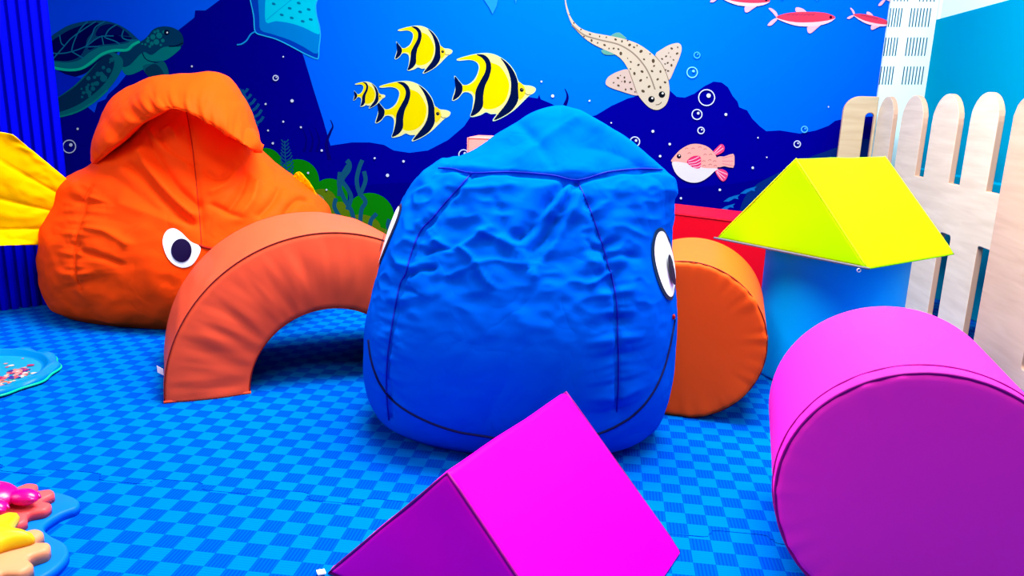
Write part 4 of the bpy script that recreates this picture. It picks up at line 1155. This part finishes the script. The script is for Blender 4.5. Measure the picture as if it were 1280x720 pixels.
def star(n, r0, r1, ph=0, w=.5):
    pts = []
    for k in range(n):
        a = ph+2*PI*k/n
        for da, r in ((-.16*w*4/n*2, r1), (.16*w*4/n*2, r1), (PI/n, r0)):
            pts.append((r*math.cos(a+da), r*math.sin(a+da)))
    return pts
def toys():
    mb = mat('toy_blue', (.0, .12, .6), .45, .08); coral = mat('toy_coral', rgb(225, 75, 75), .4, .15); pea = mat('toy_peach', rgb(205, 130, 88), .4, .15)
    mag = mat('toy_magenta', (.6, .0, .16), .25, .35); yel = mat('toy_yellow', rgb(205, 170, 8), .35, .2); grn = mat('toy_green', rgb(10, 185, 100), .35, .2); blk = mat('toy_black', rgb(20, 20, 40), .4)
    # blue flower-shaped tray the sorting pieces sit on
    c = Vector((-.950, .935, 0))
    base = empty('stacking_base', c, 'blue scalloped toy base lying on the mat in the lower left corner', 'toy')
    pts = []
    for k in range(96):
        t = 2*PI*k/96; r = .118+.012*math.cos(4*(t-.30)); pts.append((r*math.cos(t), r*math.sin(t)))
    # waist on the camera side between the two lobes
    blob('plate', [(.092, .088), (.104, .112), (.09, .135), (.05, .150), (.0, .152), (-.06, .14), (-.10, .09), (-.11, .0), (-.10, -.09), (-.03, -.13), (.08, -.14), (.155, -.11), (.186, -.065), (.185, -.02), (.160, .012), (.120, .030), (.092, .052)], 0, .010, mb, base, .006)
    # coral-coloured splat with a magenta crab
    c1 = Vector((-.948, 1.000, .0165))
    s1 = empty('splat_piece', c1, 'coral pink rounded star-shaped toy piece under the magenta crab', 'toy')
    blob('plate', star(9, .062, .079, .2, .9), 0, .010, coral, s1, .006)
    c2 = c1+Vector((-.006, .0, .0165))
    cr = empty('crab_toy', c2, 'glossy magenta crab toy on the coral splat, lower left corner', 'toy')
    def ball(name, p, r, m, par, sq=(1, 1, 1)):
        bm = bmesh.new(); bmesh.ops.create_uvsphere(bm, u_segments=28, v_segments=18, radius=1)
        for v in bm.verts: v.co = Vector((v.co.x*r*sq[0], v.co.y*r*sq[1], v.co.z*r*sq[2]))
        o = bm_obj(name, bm, m, par, True); o.location = p; return o
    ball('shell', (-.010, 0, .016), .046, mag, cr, (1.05, .8, .42))
    for (x, y) in ((.030, .014), (.028, -.020), (-.030, -.026), (.0, -.032), (-.042, .018), (-.012, .032)):
        tube('leg', [(x*.6, y*.6, .008), (x*1.0, y*1.0, .012), (x*1.25, y*1.25, .003)], lambda t: .0085-.003*t, mag, cr, 10)
    for (x, y) in ((.040, .008), (.016, -.030)):
        cl = ball('claw', (x+.008, y, .016), .020, mag, cr, (1.25, .85, .62))
        for s in (-1, 1): tube('pincer', [(.008, s*.004, 0), (.018, s*.009, .001), (.026, s*.003, 0)], lambda t: .006-.0035*t, mag, cl, 8)
    for s in (-1, 1):
        e = ball('eye', (.014, -.026+s*.009, .026), .0075, mag, cr); ball('pupil', (.003, -.002, .003), .0022, blk, e)
    # peach splat with yellow star and a green piece
    c3 = Vector((-.858, .868, .0165))
    s3 = empty('splat_piece', c3, 'peach rounded star-shaped toy piece under the yellow star', 'toy')
    blob('plate', star(9, .064, .082, .52, .9), 0, .013, pea, s3, .007)
    c4 = c3+Vector((-.022, .020, .0205))
    st = empty('star_toy', c4, 'yellow starfish toy with a smile on the peach piece, lower left corner', 'toy')
    P = []
    for k in range(5):
        a = .30+2*PI*k/5; P += [(.074*math.cos(a), .074*math.sin(a)), (.043*math.cos(a+PI/5), .043*math.sin(a+PI/5))]
    vs = []; fs = []; PP = spline(P, 6); n = len(PP)
    for k, (s, z) in enumerate(((1, 0), (1.02, .006), (.97, .014), (.82, .021), (.55, .026), (.25, .028))):
        vs += [(x*s, y*s, z) for x, y in PP]
    for i in range(5):
        for k in range(n): fs.append((i*n+k, i*n+(k+1) % n, (i+1)*n+(k+1) % n, (i+1)*n+k))
    fs.append(tuple(range(n-1, -1, -1))); fs.append(tuple(5*n+k for k in range(n)))
    mesh_obj('body', vs, fs, yel, st)
    tube('smile', [(-.006, -.022, .0262), (.002, -.027, .0255), (.011, -.024, .0258)], .0014, blk, st)
    g = empty('shell_toy', c3+Vector((-.150, .082, -.0005)), 'small mint green rounded toy between the crab and the star', 'toy')
    o = ball('shell', (0, 0, .012), .028, grn, g, (1.1, .8, .42)); ball('knob', (.004, .0, .022), .008, grn, g, (1, 1, .5))
toys()

# ------------------------------------------------------------------ lights: ceiling panels of the room
def area(name, loc, sx, sy, power, col=(1, 1, 1)):
    l = bpy.data.lights.new(name, 'AREA'); l.shape = 'RECTANGLE'; l.size = sx; l.size_y = sy; l.energy = power; l.color = col
    o = bpy.data.objects.new(name, l); COL.objects.link(o); o.location = loc; return o
area('ceiling_light', (.0, 1.8, 2.35), 1.8, 1.0, 160)
wl = area('window_light', (-2.3, .3, 1.5), 1.0, 1.0, 16, (.75, .88, 1)); wl.rotation_euler = (Vector((-.3, 1.7, .3))-Vector((-2.3, .3, 1.5))).to_track_quat('-Z', 'Y').to_euler()
area('ceiling_light', (.3, .3, 2.35), 1.2, .6, 25)
w = bpy.data.worlds.new('world'); S.world = w; w.use_nodes = True
w.node_tree.nodes['Background'].inputs[0].default_value = (.9, .95, 1, 1); w.node_tree.nodes['Background'].inputs[1].default_value = .12
S.view_settings.view_transform = 'Standard'; S.view_settings.look = 'None'; S.view_settings.gamma = 1; S.view_settings.use_curve_mapping = False
S.view_settings.exposure = .5
